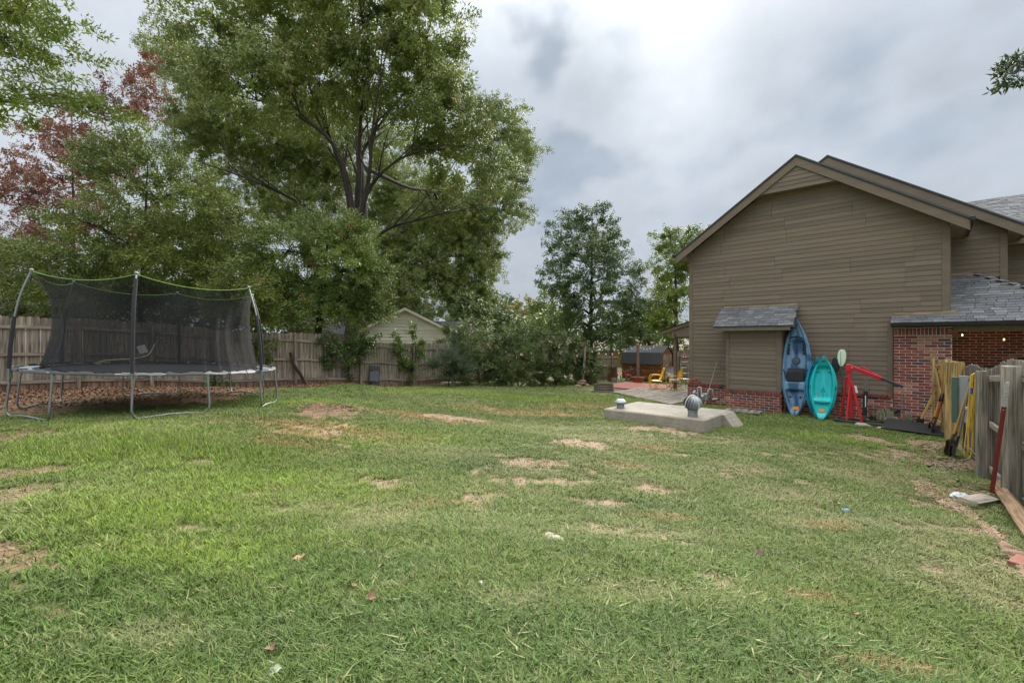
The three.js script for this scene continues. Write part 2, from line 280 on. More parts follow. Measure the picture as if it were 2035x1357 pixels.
{
  const N = 2048, X0 = -20, Z0 = -4, S = 40, d = new Uint8Array(N * N * 4), grid = new Float32Array(512 * 512 * 6);
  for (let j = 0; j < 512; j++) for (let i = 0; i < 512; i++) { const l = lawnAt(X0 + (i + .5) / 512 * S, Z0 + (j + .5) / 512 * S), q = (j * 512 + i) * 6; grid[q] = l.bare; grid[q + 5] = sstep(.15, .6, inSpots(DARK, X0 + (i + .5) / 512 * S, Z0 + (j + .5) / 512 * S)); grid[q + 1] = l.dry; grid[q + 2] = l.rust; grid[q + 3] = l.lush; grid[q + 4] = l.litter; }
  for (let j = 0; j < N; j++) for (let i = 0; i < N; i++) {
    const gx = clamp((i + .5) / 4 - .5, 0, 510.99), gz = clamp((j + .5) / 4 - .5, 0, 510.99), ix = gx | 0, iz = gz | 0, fx = gx - ix, fz = gz - iz;
    const g = (k) => { const q = (iz * 512 + ix) * 6 + k; return (grid[q] * (1 - fx) + grid[q + 6] * fx) * (1 - fz) + (grid[q + 3072] * (1 - fx) + grid[q + 3078] * fx) * fz; };
    const f = hash2(i, j, 7), m = vnoise(i / 5, j / 5, 8), v = .72 + .34 * f * .6 + .36 * m;
    const bare = clamp(g(0) + (f - .5) * .35 + (m - .5) * .4), dry = g(1), rust = g(2), lush = g(3), lit = g(4);
    let c = mix3([.105, .118, .040], [.12, .155, .034], lush); c = mix3(c, [.29, .24, .13], dry * .75); c = mix3(c, [.27, .16, .065], rust * .8);
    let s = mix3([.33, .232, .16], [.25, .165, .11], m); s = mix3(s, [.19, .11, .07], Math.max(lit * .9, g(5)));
    c = mix3(c, s, sstep(.3, .62, bare));
    const q = (j * N + i) * 4; d[q] = enc(c[0] * v); d[q + 1] = enc(c[1] * v); d[q + 2] = enc(c[2] * v); d[q + 3] = 255;
  }
  const t = new THREE.DataTexture(d, N, N); t.colorSpace = THREE.SRGBColorSpace; t.magFilter = THREE.LinearFilter; t.wrapS = t.wrapT = THREE.ClampToEdgeWrapping; t.needsUpdate = true;
  const ax = (lo, hi, step, out) => { const r = []; for (let v = lo; v <= hi; v += step) r.push(v); let e = step, v = r[r.length - 1]; while (v < out) { e *= 1.35; v += e; r.push(v); } e = step; v = lo; while (v > -out) { e *= 1.35; v -= e; r.unshift(v); } return r; };
  const xs = ax(-17, 15, .13, 320), zs = ax(-1, 27, .13, 320), pos = [], uv = [], idx = [];
  for (const z of zs) for (const x of xs) { pos.push(x, gy(x, z), -z); uv.push((x - X0) / S, (z - Z0) / S); }
  for (let j = 0; j < zs.length - 1; j++) for (let i = 0; i < xs.length - 1; i++) { const a = j * xs.length + i, b = a + 1, c = a + xs.length, e = c + 1; idx.push(a, b, e, a, e, c); }
  const g = new THREE.BufferGeometry(); g.setAttribute('position', new THREE.Float32BufferAttribute(pos, 3)); g.setAttribute('uv', new THREE.Float32BufferAttribute(uv, 2)); g.setIndex(idx); g.computeVertexNormals();
  const o = shade(new THREE.Mesh(g, mat([1, 1, 1], .98, { map: t }))); o.name = 'ground'; o.userData = { label: 'patchy sloping back yard ground under the grass', category: 'ground', kind: 'structure' }; scene.add(o);
}
// one colour per instance, linear; matrices from position, yaw, tilt and scale
function scatter(name, geo, material, items, parent, user) {
  const im = new THREE.InstancedMesh(geo, material, items.length); const m = new THREE.Matrix4(), q = new THREE.Quaternion(), e = new THREE.Euler(), p = V3(0, 0, 0), s = V3(1, 1, 1), c = new THREE.Color();
  items.forEach((it, i) => { if (it.q) q.copy(it.q); else { e.set(it.rx ?? 0, it.ry ?? 0, it.rz ?? 0, 'YXZ'); q.setFromEuler(e); } p.copy(it.p); const k = it.s ?? 1; s.set(k * (it.sx ?? 1), k * (it.sy ?? 1), k * (it.sx ?? 1)); m.compose(p, q, s); im.setMatrixAt(i, m); if (it.c) { c.setRGB(...it.c); im.setColorAt(i, c); } });
  im.name = name; im.userData = user ?? { kind: 'stuff' }; shade(im); (parent ?? scene).add(im); return im;
}
function clump(seed, blades, h, w, spread, lean) {        // a tuft of bent tapering blades
  const r = rng(seed), pos = [];
  for (let b = 0; b < blades; b++) {
    const a = r() * 6.283, o = Math.sqrt(r()) * spread, x = Math.cos(r() * 6.283) * o, z = Math.sin(r() * 6.283) * o, L = h * (.55 + .7 * r()), l = lean * (.35 + r()), ca = Math.cos(a), sa = Math.sin(a), W = w * (.7 + .6 * r());
    const P = (t, side) => { const out = l * L * t * t * 1.05, up = L * (t - .32 * l * t * t), ww = W * (1 - t * .8) * side; return [x + ca * out - sa * ww, up - .006, z + sa * out + ca * ww]; };
    const q = [P(0, -.5), P(0, .5), P(.5, -.5), P(.5, .5)], tip = P(1, 0);
    pos.push(...q[0], ...q[1], ...q[3], ...q[0], ...q[3], ...q[2], ...q[2], ...q[3], ...tip);
  }
  const g = new THREE.BufferGeometry(); g.setAttribute('position', new THREE.Float32BufferAttribute(pos, 3)); g.computeVertexNormals(); return g;
}
const blocked = [];                                       // rectangles in the house frame that grass keeps out of: [s0, s1, d0, d1]
blocked.push([-6.2, -3.58, 10.36, 12.3], [-6.3, 3, 15.75, 30]);
const isBlocked = (x, z) => { const s = x * CT - z * ST, d = x * ST + z * CT; for (const [a, b, c, e] of blocked) if (s > a && s < b && d > c && d < e) return true; return false; };
const fenceR = (x, z) => (x - 6.49) * .788 - (z - 5.9) * .615;      // > 0: beyond the right fence
function growGrass() {
  const G = mat([1, 1, 1], .75), lists = [[], [], [], [], [], []];
  const geos = [clump(1, 7, .068, .0075, .05, .95), clump(2, 7, .056, .0072, .06, 1.25), clump(3, 8, .076, .0078, .045, .75), clump(4, 9, .075, .010, .10, .8), clump(5, 9, .085, .010, .12, .7), clump(6, 6, .066, .0125, .05, 1.3)];
  const r = rng(555);
  const sow = (z0, z1, n, far) => {
    for (let i = 0; i < n; i++) {
      const z = Math.sqrt(z0 * z0 + (z1 * z1 - z0 * z0) * r()), x = (r() * 2 - 1) * (z * 1.17 + .3);
      if (fenceR(x, z) > -.02 || isBlocked(x, z)) continue;
      const [fa, fb] = alongF(x, z); if (fb < .1 && fa < 18) continue;
      const l = lawnAt(x, z); const n4 = vnoise(x * 3.1, z * 3.1, 66), keep = (1 - sstep(.25, .95, l.bare) * .92) * (1 - .1 * l.litter) * (1 - .35 * l.rust) * (1 - .25 * l.dry) * (.72 + .5 * n4);
      if (r() > keep) { if (l.bare > .3 && l.litter < .3 && r() < .42) lists[far ? 4 : 1].push({ p: onG(x, z, -.006), ry: r() * 6.283, s: .45 + .4 * r(), sy: .3 + .3 * r(), c: r() < .45 ? [.13, .18, .04] : mix3([.36, .29, .18], [.24, .18, .10], r()) }); continue; }
      const q = r();
      let c = mix3([.116, .176, .028], [.232, .335, .036], clamp(l.lush * 1.15 + (q - .5) * .7));
      c = mix3(c, [.080, .148, .026], .7 * sstep(.15, .7, inSpots(DEEP, x, z)));
      if (r() < .28) c = mix3(c, [.075, .12, .036], .75);
      if (r() < .08 + l.dry * .42) c = mix3(c, [.35, .30, .16], .4 + .45 * r()); else c = mix3(c, [.27, .27, .12], l.dry * .5);
      if (r() < l.rust * .75) c = mix3(c, [.33, .19, .08], .5 + .4 * r());
      const tall = 1 + .9 * inSpots(TALL, x, z);
      const k = far ? 3 + (r() * 2 | 0) : r() < .11 ? 5 : (r() * 3 | 0);
      lists[k].push({ p: onG(x, z, -.004), ry: r() * 6.283, rx: (r() - .5) * .3, rz: (r() - .5) * .3, s: (.7 + .65 * r()) * (far ? .9 : .85), sy: (.62 + .75 * r() * (1 - .45 * l.dry)) * tall * (l.lush * .35 + .85), c });
    }
  };
  sow(1.5, 4.5, 84000, false); sow(4.5, 7.5, 105000, false); sow(7.5, 12, 105000, false); sow(11.5, 18, 70000, true); sow(18, 30, 60000, true);
  lists.forEach((L, k) => L.length && scatter(numbered('grass'), geos[k], G, L, null, { label: ['short bright green lawn grass blades', 'low splayed lawn grass blades', 'upright thin lawn grass blades', 'coarse lawn grass further up the yard', 'longer tufted lawn grass further up the yard', 'broad leaved crabgrass tufts in the lawn'][k], category: 'grass', kind: 'stuff' }));
}
const DEEP = [[300, 1230, 420, 110], [900, 1270, 420, 110], [1500, 1300, 420, 90], [700, 1130, 200, 40], [1250, 1010, 120, 20], [1000, 930, 120, 14], [1750, 1040, 120, 30]].map(spot);
const TALL = [[330, 890, 160, 20], [200, 880, 120, 20], [520, 830, 120, 8]].map(spot);

// ------------------------------------------------------------------ the brown house (local frame: x = s along the gable wall, z = -d)
const house = thing('brown_house', 'large taupe lap sided house with brick base, gables and shingled porch roof', 'house', [0, 0, 0], HRY);
const EXPO = .1355;
// one lap board: x limits at its bottom and top edge, standing on wall plane z = zw, facing +z
function lap(x0, x1, t0, t1, y, h, zw, off, a = .016) {
  const b = .004, z0 = zw + a, z1 = zw + b, zb = zw - .012;
  const g = poly([[[x0, y, z0], [x1, y, z0], [t1, y + h, z1], [t0, y + h, z1]], [[x0, y, zb], [x1, y, zb], [x1, y, z0], [x0, y, z0]], [[x0, y, zb], [x0, y, z0], [t0, y + h, z1], [t0, y + h, zb]], [[x1, y, z0], [x1, y, zb], [t1, y + h, zb], [t1, y + h, z1]]]);
  const uv = g.attributes.uv; for (let i = 0; i < uv.count; i++) uv.setXY(i, uv.getX(i) + x0 + off * 1.7, uv.getY(i) + off * .73); return g;
}
let boardNo = 0;
// fills a wall with lap boards; limits(y) gives [left, right] or null
function siding(parent, zw, y0, y1, limits, seams, holes = []) {
  for (let y = y0, k = 0; y < y1 - .01; y += EXPO, k++) {
    const h = Math.min(EXPO, y1 - y), a = limits(y + .001), b = limits(y + h) ?? (a && [(a[0] + a[1]) / 2 - .01, (a[0] + a[1]) / 2 + .01]); if (!a || a[1] - a[0] < .04) continue;
    let cuts = [[a[0], a[1], b[0], b[1]]];
    const sp = []; seams.forEach((s, i) => { const t = Math.floor((k + i * 2) / 3); if (hash2(t, i, 77) < .62) sp.push(s + (hash2(t, i, 5) - .5) * .5); });
    for (const s of sp) { const i = cuts.findIndex((c) => s > c[0] + .3 && s < c[1] - .3 && s > c[2] + .2 && s < c[3] - .2); if (i >= 0) { const c = cuts[i]; cuts.splice(i, 1, [c[0], s - .003, c[2], s - .003], [s + .003, c[1], s + .003, c[3]]); } }
    for (const [hx0, hx1, hy0, hy1] of holes) if (y + h / 2 > hy0 && y + h / 2 < hy1) cuts = cuts.flatMap((c) => c[1] <= hx0 || c[0] >= hx1 ? [c] : [...(c[0] < hx0 ? [[c[0], hx0, Math.min(c[2], hx0), hx0]] : []), ...(c[1] > hx1 ? [[hx1, c[1], hx1, Math.max(hx1, c[3])]] : [])]);
    for (const c of cuts) { part('siding_board', lap(...c, y + (hash2(boardNo, 3) - .5) * .004, h + .006, zw, boardNo), M.siding[(hash2(boardNo, Math.floor(k / 3), 9) * 4) | 0], parent); boardNo++; }
  }
}
// a panel of bricks in running bond on plane z = zw facing +z, each brick its own mesh; mortar behind
const brickGeo = {};
function brickGeom(w, h, k) { const key = w.toFixed(3) + h.toFixed(3) + k; return brickGeo[key] ??= (() => { const g = bbox(w, h, .06, .004, k * .31); return jitter(g, .004, k + 1); })(); }
const BL = .254, BH = .0785, MJ = .015;
function bricks(parent, x0, x1, y0, y1, zw, seed) {
  const r = rng(seed), rows = Math.round((y1 - y0) / BH), bh = (y1 - y0) / rows;
  for (let j = 0; j < rows; j++) {
    let x = x0 - (j % 2 ? BL / 2 : 0);
    for (; x < x1 - .02; x += BL) {
      const a = Math.max(x0, x), b = Math.min(x1, x + BL) - MJ; if (b - a < .03) continue;
      const patch = fbm(x * 1.6 + seed, j * .16, 2, 88), k = r() < .16 ? 5 : patch > .60 && r() < .75 ? 6 : [0, 1, 2, 3, 4, 7, 1, 0][(r() * 8) | 0];
      const m = part('brick', brickGeom(b - a, bh - MJ, (r() * 3) | 0), M.brick[k], parent);
      m.position.set((a + b) / 2, y0 + (j + .5) * bh, zw - .03 + .006 + (r() - .5) * .003); m.rotation.z = (r() - .5) * .008;
    }
  }
}
function rowlock(parent, x0, x1, y, h, zw, seed, pitch = .0785, proud = .02) {
  const r = rng(seed), n = Math.round((x1 - x0) / pitch), p = (x1 - x0) / n;
  for (let i = 0; i < n; i++) { const m = part('brick', brickGeom(p - MJ, h, 7), M.brick[[0, 1, 3, 4, 7, 5][(r() * 6) | 0]], parent); m.position.set(x0 + (i + .5) * p, y + h / 2, zw - .03 + proud); }
}
const S0 = -6.22, S1 = .526, WD = 16.39, SMID = -2.85, EAVE = 5.32, PITCH = .69, WALL_B = .71;
// gable outline of the wall: eave height EAVE at the corners
const gab = (y) => { if (y < EAVE) return [S0, S1]; const t = (y - EAVE) / PITCH; return S0 + t < S1 - t ? [S0 + t, S1 - t] : null; };
const gable = part('gable_wall', prism([[S0 + .02, 0], [S1 - .02, 0], [S1 - .02, EAVE - .02], [SMID, EAVE + (S1 - S0) / 2 * PITCH - .03], [S0 + .02, EAVE - .02]], -WD - 9, -WD - .03), M.soffit, house);
gable.userData.label = 'tall taupe gable wall of lap boards';
siding(gable, -WD, WALL_B, 7.42, (y) => { const g = gab(y); return g && [g[0] + (y < EAVE ? .13 : 0), g[1] - (y < EAVE ? .15 : 0)]; }, [-4.9, -3.4, -1.35, -.2], [[-4.79, -3.19, 0, 3.1], [-.6, .6, 0, 2.75]]);
part('corner_trim', bbox(.13, EAVE - WALL_B + .12, .03, .003), M.trim, house).position.set(S0 + .065, (EAVE + WALL_B + .12) / 2, -WD + .012);
part('corner_trim', bbox(.15, EAVE - 2.86 + .12, .03, .003), M.trim, house).position.set(S1 - .075, (EAVE + 2.86 + .12) / 2, -WD + .012);
part('corner_trim', bbox(.03, EAVE - 2.7, .12, .003), M.trim, house).position.set(S1 + .002, (EAVE + 2.74) / 2, -WD - .05);
part('corner_trim', bbox(.12, 1.98, .03, .003), M.trim, house).position.set(-.665, WALL_B + .99, -WD + .014);
// rake boards, roof slabs and the proud little pediment at the peak
const OV = .38, RD = -WD + OV, PK = EAVE + (S1 - S0) / 2 * PITCH;
function rakeRoof(parent, xm, yPk, halfL, halfR, zf, zb, pitch, w = .22, mShingle = M.shingle[2]) {
  const cosA = 1 / Math.hypot(1, pitch);
  for (const [sg, half] of [[-1, halfL], [1, halfR]]) {
    const xe = xm + sg * half, ye = yPk - half * pitch, v = w / cosA, t = .035 / cosA;
    const o = (a, b) => sg > 0 ? a : b;
    const P = (pts) => sg > 0 ? pts.slice().reverse() : pts;
    part('rake_board', prism(P([[xm, yPk], [xm, yPk - v], [xe, ye - v], [xe, ye]]), zf - .03, zf), M.trim, parent);
    part('drip_edge', prism(P([[xm, yPk + t * .6], [xm, yPk - .002], [xe + sg * .02, ye - .016], [xe + sg * .02, ye - .014 + t * .6]]), zf - .06, zf + .022), M.gutter, parent);
    part('roof', prism(P([[xm, yPk + t * 1.6], [xm, yPk + t * .6 + .002], [xe + sg * .03, ye - .02 + t * .6], [xe + sg * .03, ye - .02 + t * 1.5]]), zb, zf + .03), mShingle, parent);
    part('soffit', prism(P([[xm, yPk - .004], [xm, yPk - .09], [xe, ye - .09], [xe, ye - .004]]), zb, zf - .032), M.soffit, parent);
  }
}
rakeRoof(house, SMID, PK + .16, 3.73, 3.73, RD, -WD - 9, PITCH);
{ // pediment at the peak
  const y0 = PK - .80, y1 = PK - .09, ped = part('pediment', prism([[SMID - (PK - y0) / PITCH, y0], [SMID + (PK - y0) / PITCH, y0], [SMID, PK - .02]], -WD + .02, RD - .06), M.trim, house);
  siding(ped, RD - .05, y0 + .01, y1, (y) => { const t = (PK - .05 - y) / PITCH; return t > .05 ? [SMID - t, SMID + t] : null; }, []);
}
// boxed eave returns at both corners
for (const [x, sg] of [[S0, -1], [S1, 1]]) {
  const xe = sg > 0 ? S1 + .36 : S0 - .36;
  part('eave_return', prism(sg > 0 ? [[x, EAVE - .16], [xe, EAVE - .16], [xe, EAVE - .06], [x, EAVE + .17]] : [[xe, EAVE - .16], [x, EAVE - .16], [x, EAVE + .17], [xe, EAVE - .06]], -WD + .03, RD - .034), M.trim, house);
  part('eave_soffit', bbox(.37, .02, 9, .002), M.soffit, house).position.set((x + xe) / 2, EAVE - .15, -WD - 4.5 + .02);
  part('eave_gutter', bbox(.10, .11, 9.3, .01), M.gutter, house).position.set(xe + sg * .04, EAVE - .07, -WD - 4.5 + .3);
}
// brick base with a rowlock cap
const base = part('brick_base', bbox(5.5, .68, .16, .004), M.mortar, house); base.position.set(-3.45, .28, -WD - .02);
const bz = (o) => { const g = new THREE.Group(); g.name = o; house.add(g); return g; };
const bb = bz('brick_course_panel');
bricks(bb, S0 - .04, -4.80, -.06, .64, -WD + .062, 31); bricks(bb, -3.18, -.60, -.06, .64, -WD + .062, 32);
part('mortar_bed', bbox(1.45, .72, .1, .004), M.mortar, bb).position.set(-5.53, .29, -WD + .012);
rowlock(bb, S0 - .04, -4.80, .645, .075, -WD + .07, 33, .12, .035); rowlock(bb, -3.18, -.60, .645, .075, -WD + .07, 34, .12, .035);
part('mortar_bed', bbox(2.6, .72, .1, .004), M.mortar, bb).position.set(-1.9, .29, -WD + .012);
// chimney bump with its little shingled canopy
const BD = 15.8, B0 = -4.79, B1 = -3.19;
const bump = part('chimney_box', bbox(B1 - B0 - .02, 2.0, WD - BD, .004), M.trim, house); bump.position.set((B0 + B1) / 2, 1.62, -(WD + BD) / 2); bump.userData.label = 'sided box standing out from the gable wall';
{
  const g = bz('chimney_face'); siding(g, -BD, .70, 2.62, () => [B0 + .10, B1 - .14], []);
  part('corner_trim', bbox(.10, 1.95, .03, .003), M.trim, g).position.set(B0 + .05, 1.66, -BD + .014);
  part('corner_trim', bbox(.14, 1.95, .03, .003), M.trim, g).position.set(B1 - .07, 1.66, -BD + .014);
  part('bottom_trim', bbox(B1 - B0, .07, .04, .003), M.trim, g).position.set((B0 + B1) / 2, .68, -BD + .014);
  for (let y = .72; y < 2.6; y += EXPO) { const m = part('siding_board', lap(0, WD - BD, 0, WD - BD, y, EXPO + .006, 0, boardNo++), M.siding[(R() * 4) | 0], g); m.rotation.y = Math.PI / 2; m.position.set(B1 + .0, 0, -BD); }
  const k = bz('chimney_base'); part('mortar_bed', bbox(B1 - B0 - .02, .72, WD - BD, .004), M.mortar, k).position.set((B0 + B1) / 2, .28, -(WD + BD) / 2 + .03);
  bricks(k, B0, B1, -.06, .56, -BD + .03, 41); rowlock(k, B0, B1, .565, .075, -BD + .03, 42, .0785, .03);
  for (let j = 0; j < 8; j++) { const m = part('brick', brickGeom(BL - MJ, BH - MJ, j % 3), M.brick[(R() * 5) | 0], k); m.rotation.y = Math.PI / 2; m.position.set(B1 - .01, (j + .5) * BH - .06, -BD - .18 + (j % 2) * .12); }
}
// shingled slopes: each tab is its own mesh; plane from the eave edge (y0, z0) up to (y1, z1)
const tabGeo = [0, 1, 2, 3].map((k) => jitter(bbox([.14, .19, .23, .30][k], .012, .155, .003, k), .005, k));
function shingles(parent, xl, xr, y0, z0, y1, z1, seed, lim) {
  const r = rng(seed), L = Math.hypot(y1 - y0, z1 - z0), a = Math.atan2(y1 - y0, -(z1 - z0)), rows = Math.ceil(L / .142);
  for (let j = 0; j < rows; j++) {
    const t = (j + .5) / rows, y = mixn(y0, y1, t), z = mixn(z0, z1, t), [l, rt] = lim ? lim(t) : [xl, xr];
    let x = l - r() * .1;
    while (x < rt - .02) { const k = (r() * 4) | 0, w = [.14, .19, .23, .30][k]; const xx = Math.min(Math.max(x + w / 2, l + w / 2), rt - w / 2 + .03);
      const m = part('shingle', tabGeo[k], M.shingle[(r() * 6) | 0], parent); m.position.set(xx, y + .022 * Math.cos(a) + r() * .007, z + .022 * Math.sin(a)); m.rotation.x = a - .07; x += w + (r() < .5 ? .002 : .01); }
  }
}
{
  const k = bz('canopy'), y0 = 2.67, y1 = 3.34, z0 = -15.5, z1 = -16.36, xl = -5.10, xr = -2.86;
  part('canopy_deck', poly([[[xl, y0, z0], [xr, y0, z0], [xr, y1, z1], [xl, y1, z1]], [[xl, y0 - .04, z0], [xl, y0 - .04, z1], [xr, y0 - .04, z1], [xr, y0 - .04, z0]], [[xl, y0 - .04, z0], [xr, y0 - .04, z0], [xr, y0, z0], [xl, y0, z0]], [[xl, y0 - .04, z1], [xl, y0 - .04, z0], [xl, y0, z0], [xl, y1, z1]], [[xr, y0 - .04, z0], [xr, y0 - .04, z1], [xr, y1, z1], [xr, y0, z0]]]), M.shingle[2], k);
  part('fascia', bbox(xr - xl - .1, .12, .03, .003), M.trim, k).position.set((xl + xr) / 2, y0 - .07, z0 - .02);
  part('soffit', bbox(xr - xl - .12, .02, .78, .002), M.soffit, k).position.set((xl + xr) / 2, y0 - .11, z0 - .43);
  shingles(k, xl, xr, y0, z0, y1 - .06, z1 + .05, 61);
  part('raw_edge_strip', bbox(xr - xl - .1, .10, .03, .003), M.rawEdge, k).position.set((xl + xr) / 2 + .03, y1 - .015, z1 + .0);
}
// brick pier and the porch under the lower hip roof
const PD = 16.28;
{
  const p = bz('brick_pier'); part('mortar_bed', bbox(1.15, 2.62, .42, .004), M.mortar, p).position.set(-.01, 1.27, -PD - .215);
  bricks(p, -.59, .57, -.08, 2.355, -PD - .005, 51); rowlock(p, -.50, .50, 2.37, .19, -PD - .005, 52, .0785, .006);
  for (let j = 0; j < 3; j++) for (const x of [-.545, .535]) { const m = part('brick', brickGeom(.075, .055, j), M.brick[(R() * 5) | 0], p); m.position.set(x, 2.40 + j * .064, -PD - .029); }
  const w = bz('porch_back_wall'); part('mortar_bed', bbox(3.2, 2.7, .2, .004), M.mortar, w).position.set(2.0, 1.35, -18.35);
  bricks(w, .62, 2.62, .62, 2.56, -18.25, 53);
  part('porch_side_wall', bbox(.12, 2.62, 1.6, .004), M.brick[3], w).position.set(.49, 1.27, -17.52);
  part('porch_side_wall', bbox(.3, 2.62, 2.2, .004), M.brick[3], w).position.set(2.95, 1.27, -17.3); part('porch_floor', bbox(3, .1, 2.4, .01), M.conc, w).position.set(2.0, .0, -17.2);
  part('porch_ceiling', bbox(3.0, .04, 2.2, .004), M.soffit, w).position.set(2.05, 2.64, -17.25);
  part('porch_beam', bbox(2.6, .16, .14, .004), M.trim, w).position.set(1.88, 2.55, -PD - .12);
}
{
  const k = bz('porch_roof'), z0 = -16.02, z1 = -18.4, y0 = 2.68, y1 = 4.12, xl = -.64, xr = 3.4;
  const hipT = 1.07;   // the hip starts at s = 1.07 on the rear wall and runs down to the right
  const rx = (t) => hipT + (1 - t) * (z0 - z1);
  part('roof_deck', poly([[[S1, y0, z0], [rx(0), y0, z0], [hipT, y1, z1], [S1, y1, z1]], [[xl, y0, z0], [S1, y0, z0], [S1, y0 + .245, -16.42], [xl, y0 + .245, -16.42]], [[rx(0), y0, z0], [rx(0), y0, z1], [hipT, y1, z1]], [[xl, y0 - .03, z0], [xl, y0 - .03, -16.42], [rx(0), y0 - .03, -16.42], [rx(0), y0 - .03, z0]], [[xl, y0 - .03, -16.42], [xl, y0 - .03, z0], [xl, y0, z0], [xl, y0 + .245, -16.42]]]), M.shingle[2], k);
  shingles(k, S1, xr, y0, z0, y1 - .03, z1 + .05, 71, (t) => [t < .16 ? xl : S1 + .02, Math.min(rx(t), 3.3)]);
  const r = rng(72); for (let i = 0; i < 12; i++) { const t = (i + .3) / 12, m = part('hip_shingle', tabGeo[2], M.shingle[(r() * 6) | 0], k); m.position.set(rx(t) - .02, mixn(y0, y1, t) + .045, mixn(z0, z1, t)); m.rotation.set(0, Math.PI / 4, 0); m.rotateX(.38); }
  const gut = part('gutter', prism([[-.12, .11], [-.10, .02], [0, 0], [0, .11]], 0, rx(0) - xl), M.gutter, k); gut.position.set(xl, y0 - .09, z0 + .002); gut.rotation.y = Math.PI / 2;
  part('raw_edge_strip', bbox(1.25, .07, .03, .003), M.rawEdge, k).position.set(.02, y0 + .27, -16.36);
  part('raw_edge_strip', bbox(.55, .06, .03, .003), M.rawEdge, k).position.set(.80, y1 + .02, z1 + .02);
}
// second gable wing, two metres further back
{
  const w = bz('rear_gable'), zw = -18.4, xm = -2.32, x1 = 1.72, yE = 5.36, pk = 8.14;
  part('wing_wall', prism([[xm - 3, 0], [x1 - .02, 0], [x1 - .02, yE - .03], [xm, yE + (x1 - xm) * PITCH - .04], [xm - 3, yE]], zw - 8, zw - .03), M.soffit, w);
  siding(w, zw, 4.0, 6.9, (y) => { const r = y < yE ? x1 - .12 : x1 - (y - yE) / PITCH; return r > S1 ? [S1 - .1, r] : null; }, []);
  part('corner_trim', bbox(.13, 1.6, .03, .003), M.trim, w).position.set(x1 - .065, 4.7, zw + .012);
  part('corner_trim', bbox(.03, 5.4, .12, .003), M.trim, w).position.set(x1 + .002, 2.74, zw - .05);
  rakeRoof(w, xm, pk + .12, 4.38, 4.38, zw + .36, zw - 8, PITCH);
  part('eave_return', prism([[x1, yE - .2], [x1 + .34, yE - .2], [x1 + .34, yE - .10], [x1, yE + .13]], zw + .03, zw + .33), M.trim, w);
  part('eave_soffit', bbox(.36, .02, 7.6, .002), M.soffit, w).position.set(x1 + .17, yE - .19, zw - 3.7);
  part('eave_gutter', bbox(.10, .11, 8, .01), M.gutter, w).position.set(x1 + .38, yE - .1, zw - 3.7);
}
// main roof and wall beyond
{
  const w = bz('main_block'), zw = -20.4, yE = 5.1;
  part('block_wall', bbox(5, 5.1, .3, .004), M.soffit, w).position.set(4.0, 2.55, zw - .17);
  siding(w, zw, 3.3, yE, () => [1.5, 5.5], [3.4]);
  part('fascia', bbox(6, .16, .03, .003), M.trim, w).position.set(4.4, yE + .05, zw + .5);
  part('soffit', bbox(6, .02, .52, .002), M.soffit, w).position.set(4.4, yE - .02, zw + .24);
  part('roof_deck', poly([[[1.2, yE + .13, zw + .52], [7.5, yE + .13, zw + .52], [7.5, yE + 2.2, zw - 3.2], [-2.0, yE + 2.2, zw - 3.2]], [[7.5, yE + 2.2, zw - 3.2], [7.5, yE, zw - 7], [-2, yE, zw - 7], [-2.0, yE + 2.2, zw - 3.2]]]), M.shingle[2], w);
  shingles(w, 1.2, 3.6, yE + .14, zw + .52, yE + 2.2, zw - 3.2, 81, (t) => [mixn(1.3, -.9, t), 3.5 + t * .9]);
}
// covered patio at the left rear corner
{
  const w = bz('patio_cover'), x0 = S0 - 2.55, zf = -WD - 3.3, zb = -WD - 8;
  part('cover_roof', poly([[[x0, 2.66, zf], [S0 + .02, 3.42, zf], [S0 + .02, 3.42, zb], [x0, 2.66, zb]], [[x0, 2.52, zb], [S0 + .02, 3.30, zb], [S0 + .02, 3.30, zf], [x0, 2.52, zf]], [[x0, 2.52, zf], [S0 + .02, 3.30, zf], [S0 + .02, 3.42, zf], [x0, 2.66, zf]], [[x0, 2.52, zb], [x0, 2.52, zf], [x0, 2.66, zf], [x0, 2.66, zb]]]), M.trim, w);
  part('cover_shingles', poly([[[x0 - .06, 2.67, zf + .05], [S0 + .02, 3.45, zf + .05], [S0 + .02, 3.45, zb], [x0 - .06, 2.67, zb]]]), M.shingle[2], w);
  part('gable_panel', prism([[x0 + .5, 2.40], [S0 + .02, 2.40], [S0 + .02, 3.28], [x0 + .5, 2.66]], zf - .12, zf - .06), M.soffit, w);
  part('beam', bbox(.12, .2, 4.8, .004), M.trim, w).position.set(x0 + .6, 2.44, (zf + zb) / 2);
  part('cover_post', bbox(.12, 2.5, .12, .006), M.trim, w).position.set(x0 + .62, 1.2, zf - .14);
  part('cover_post', bbox(.12, 2.5, .12, .006), M.trim, w).position.set(x0 + .62, 1.2, zb + .3);
}
// string light bulbs glowing in the porch
for (const [px, py, label] of [[1913.5, 665.5, 'small glowing amber bulb in the dark porch next to the brick pier'], [1996.5, 674.5, 'small glowing amber bulb in the dark porch above the grey fence']]) {
  const p = at(px, py, px < 1950 ? 12.2 : 11.6), b = thing('light_bulb', label, 'light bulb', p, 0, 'porch string lights');
  part('bulb', lathe([[0, -.03], [.014, -.024], [.018, -.008], [.014, .014], [.008, .026], [0, .03]], 14), mat([1, .75, .35], .4, { emissive: new THREE.Color(1, .62, .22), emissiveIntensity: .7 }), b);
  part('socket', new THREE.CylinderGeometry(.014, .016, .05, 10).translate(0, .055, 0), M.black, b);
  part('wire', rod([0, .08, 0], [0, (2.62 - p.y), 0], .004, .004, 5), M.black, b);
  const l = new THREE.PointLight(new THREE.Color(1, .65, .3), .03, 0, 2); l.shadow.radius = 1.5; l.castShadow = true; l.position.copy(p); scene.add(l);
}

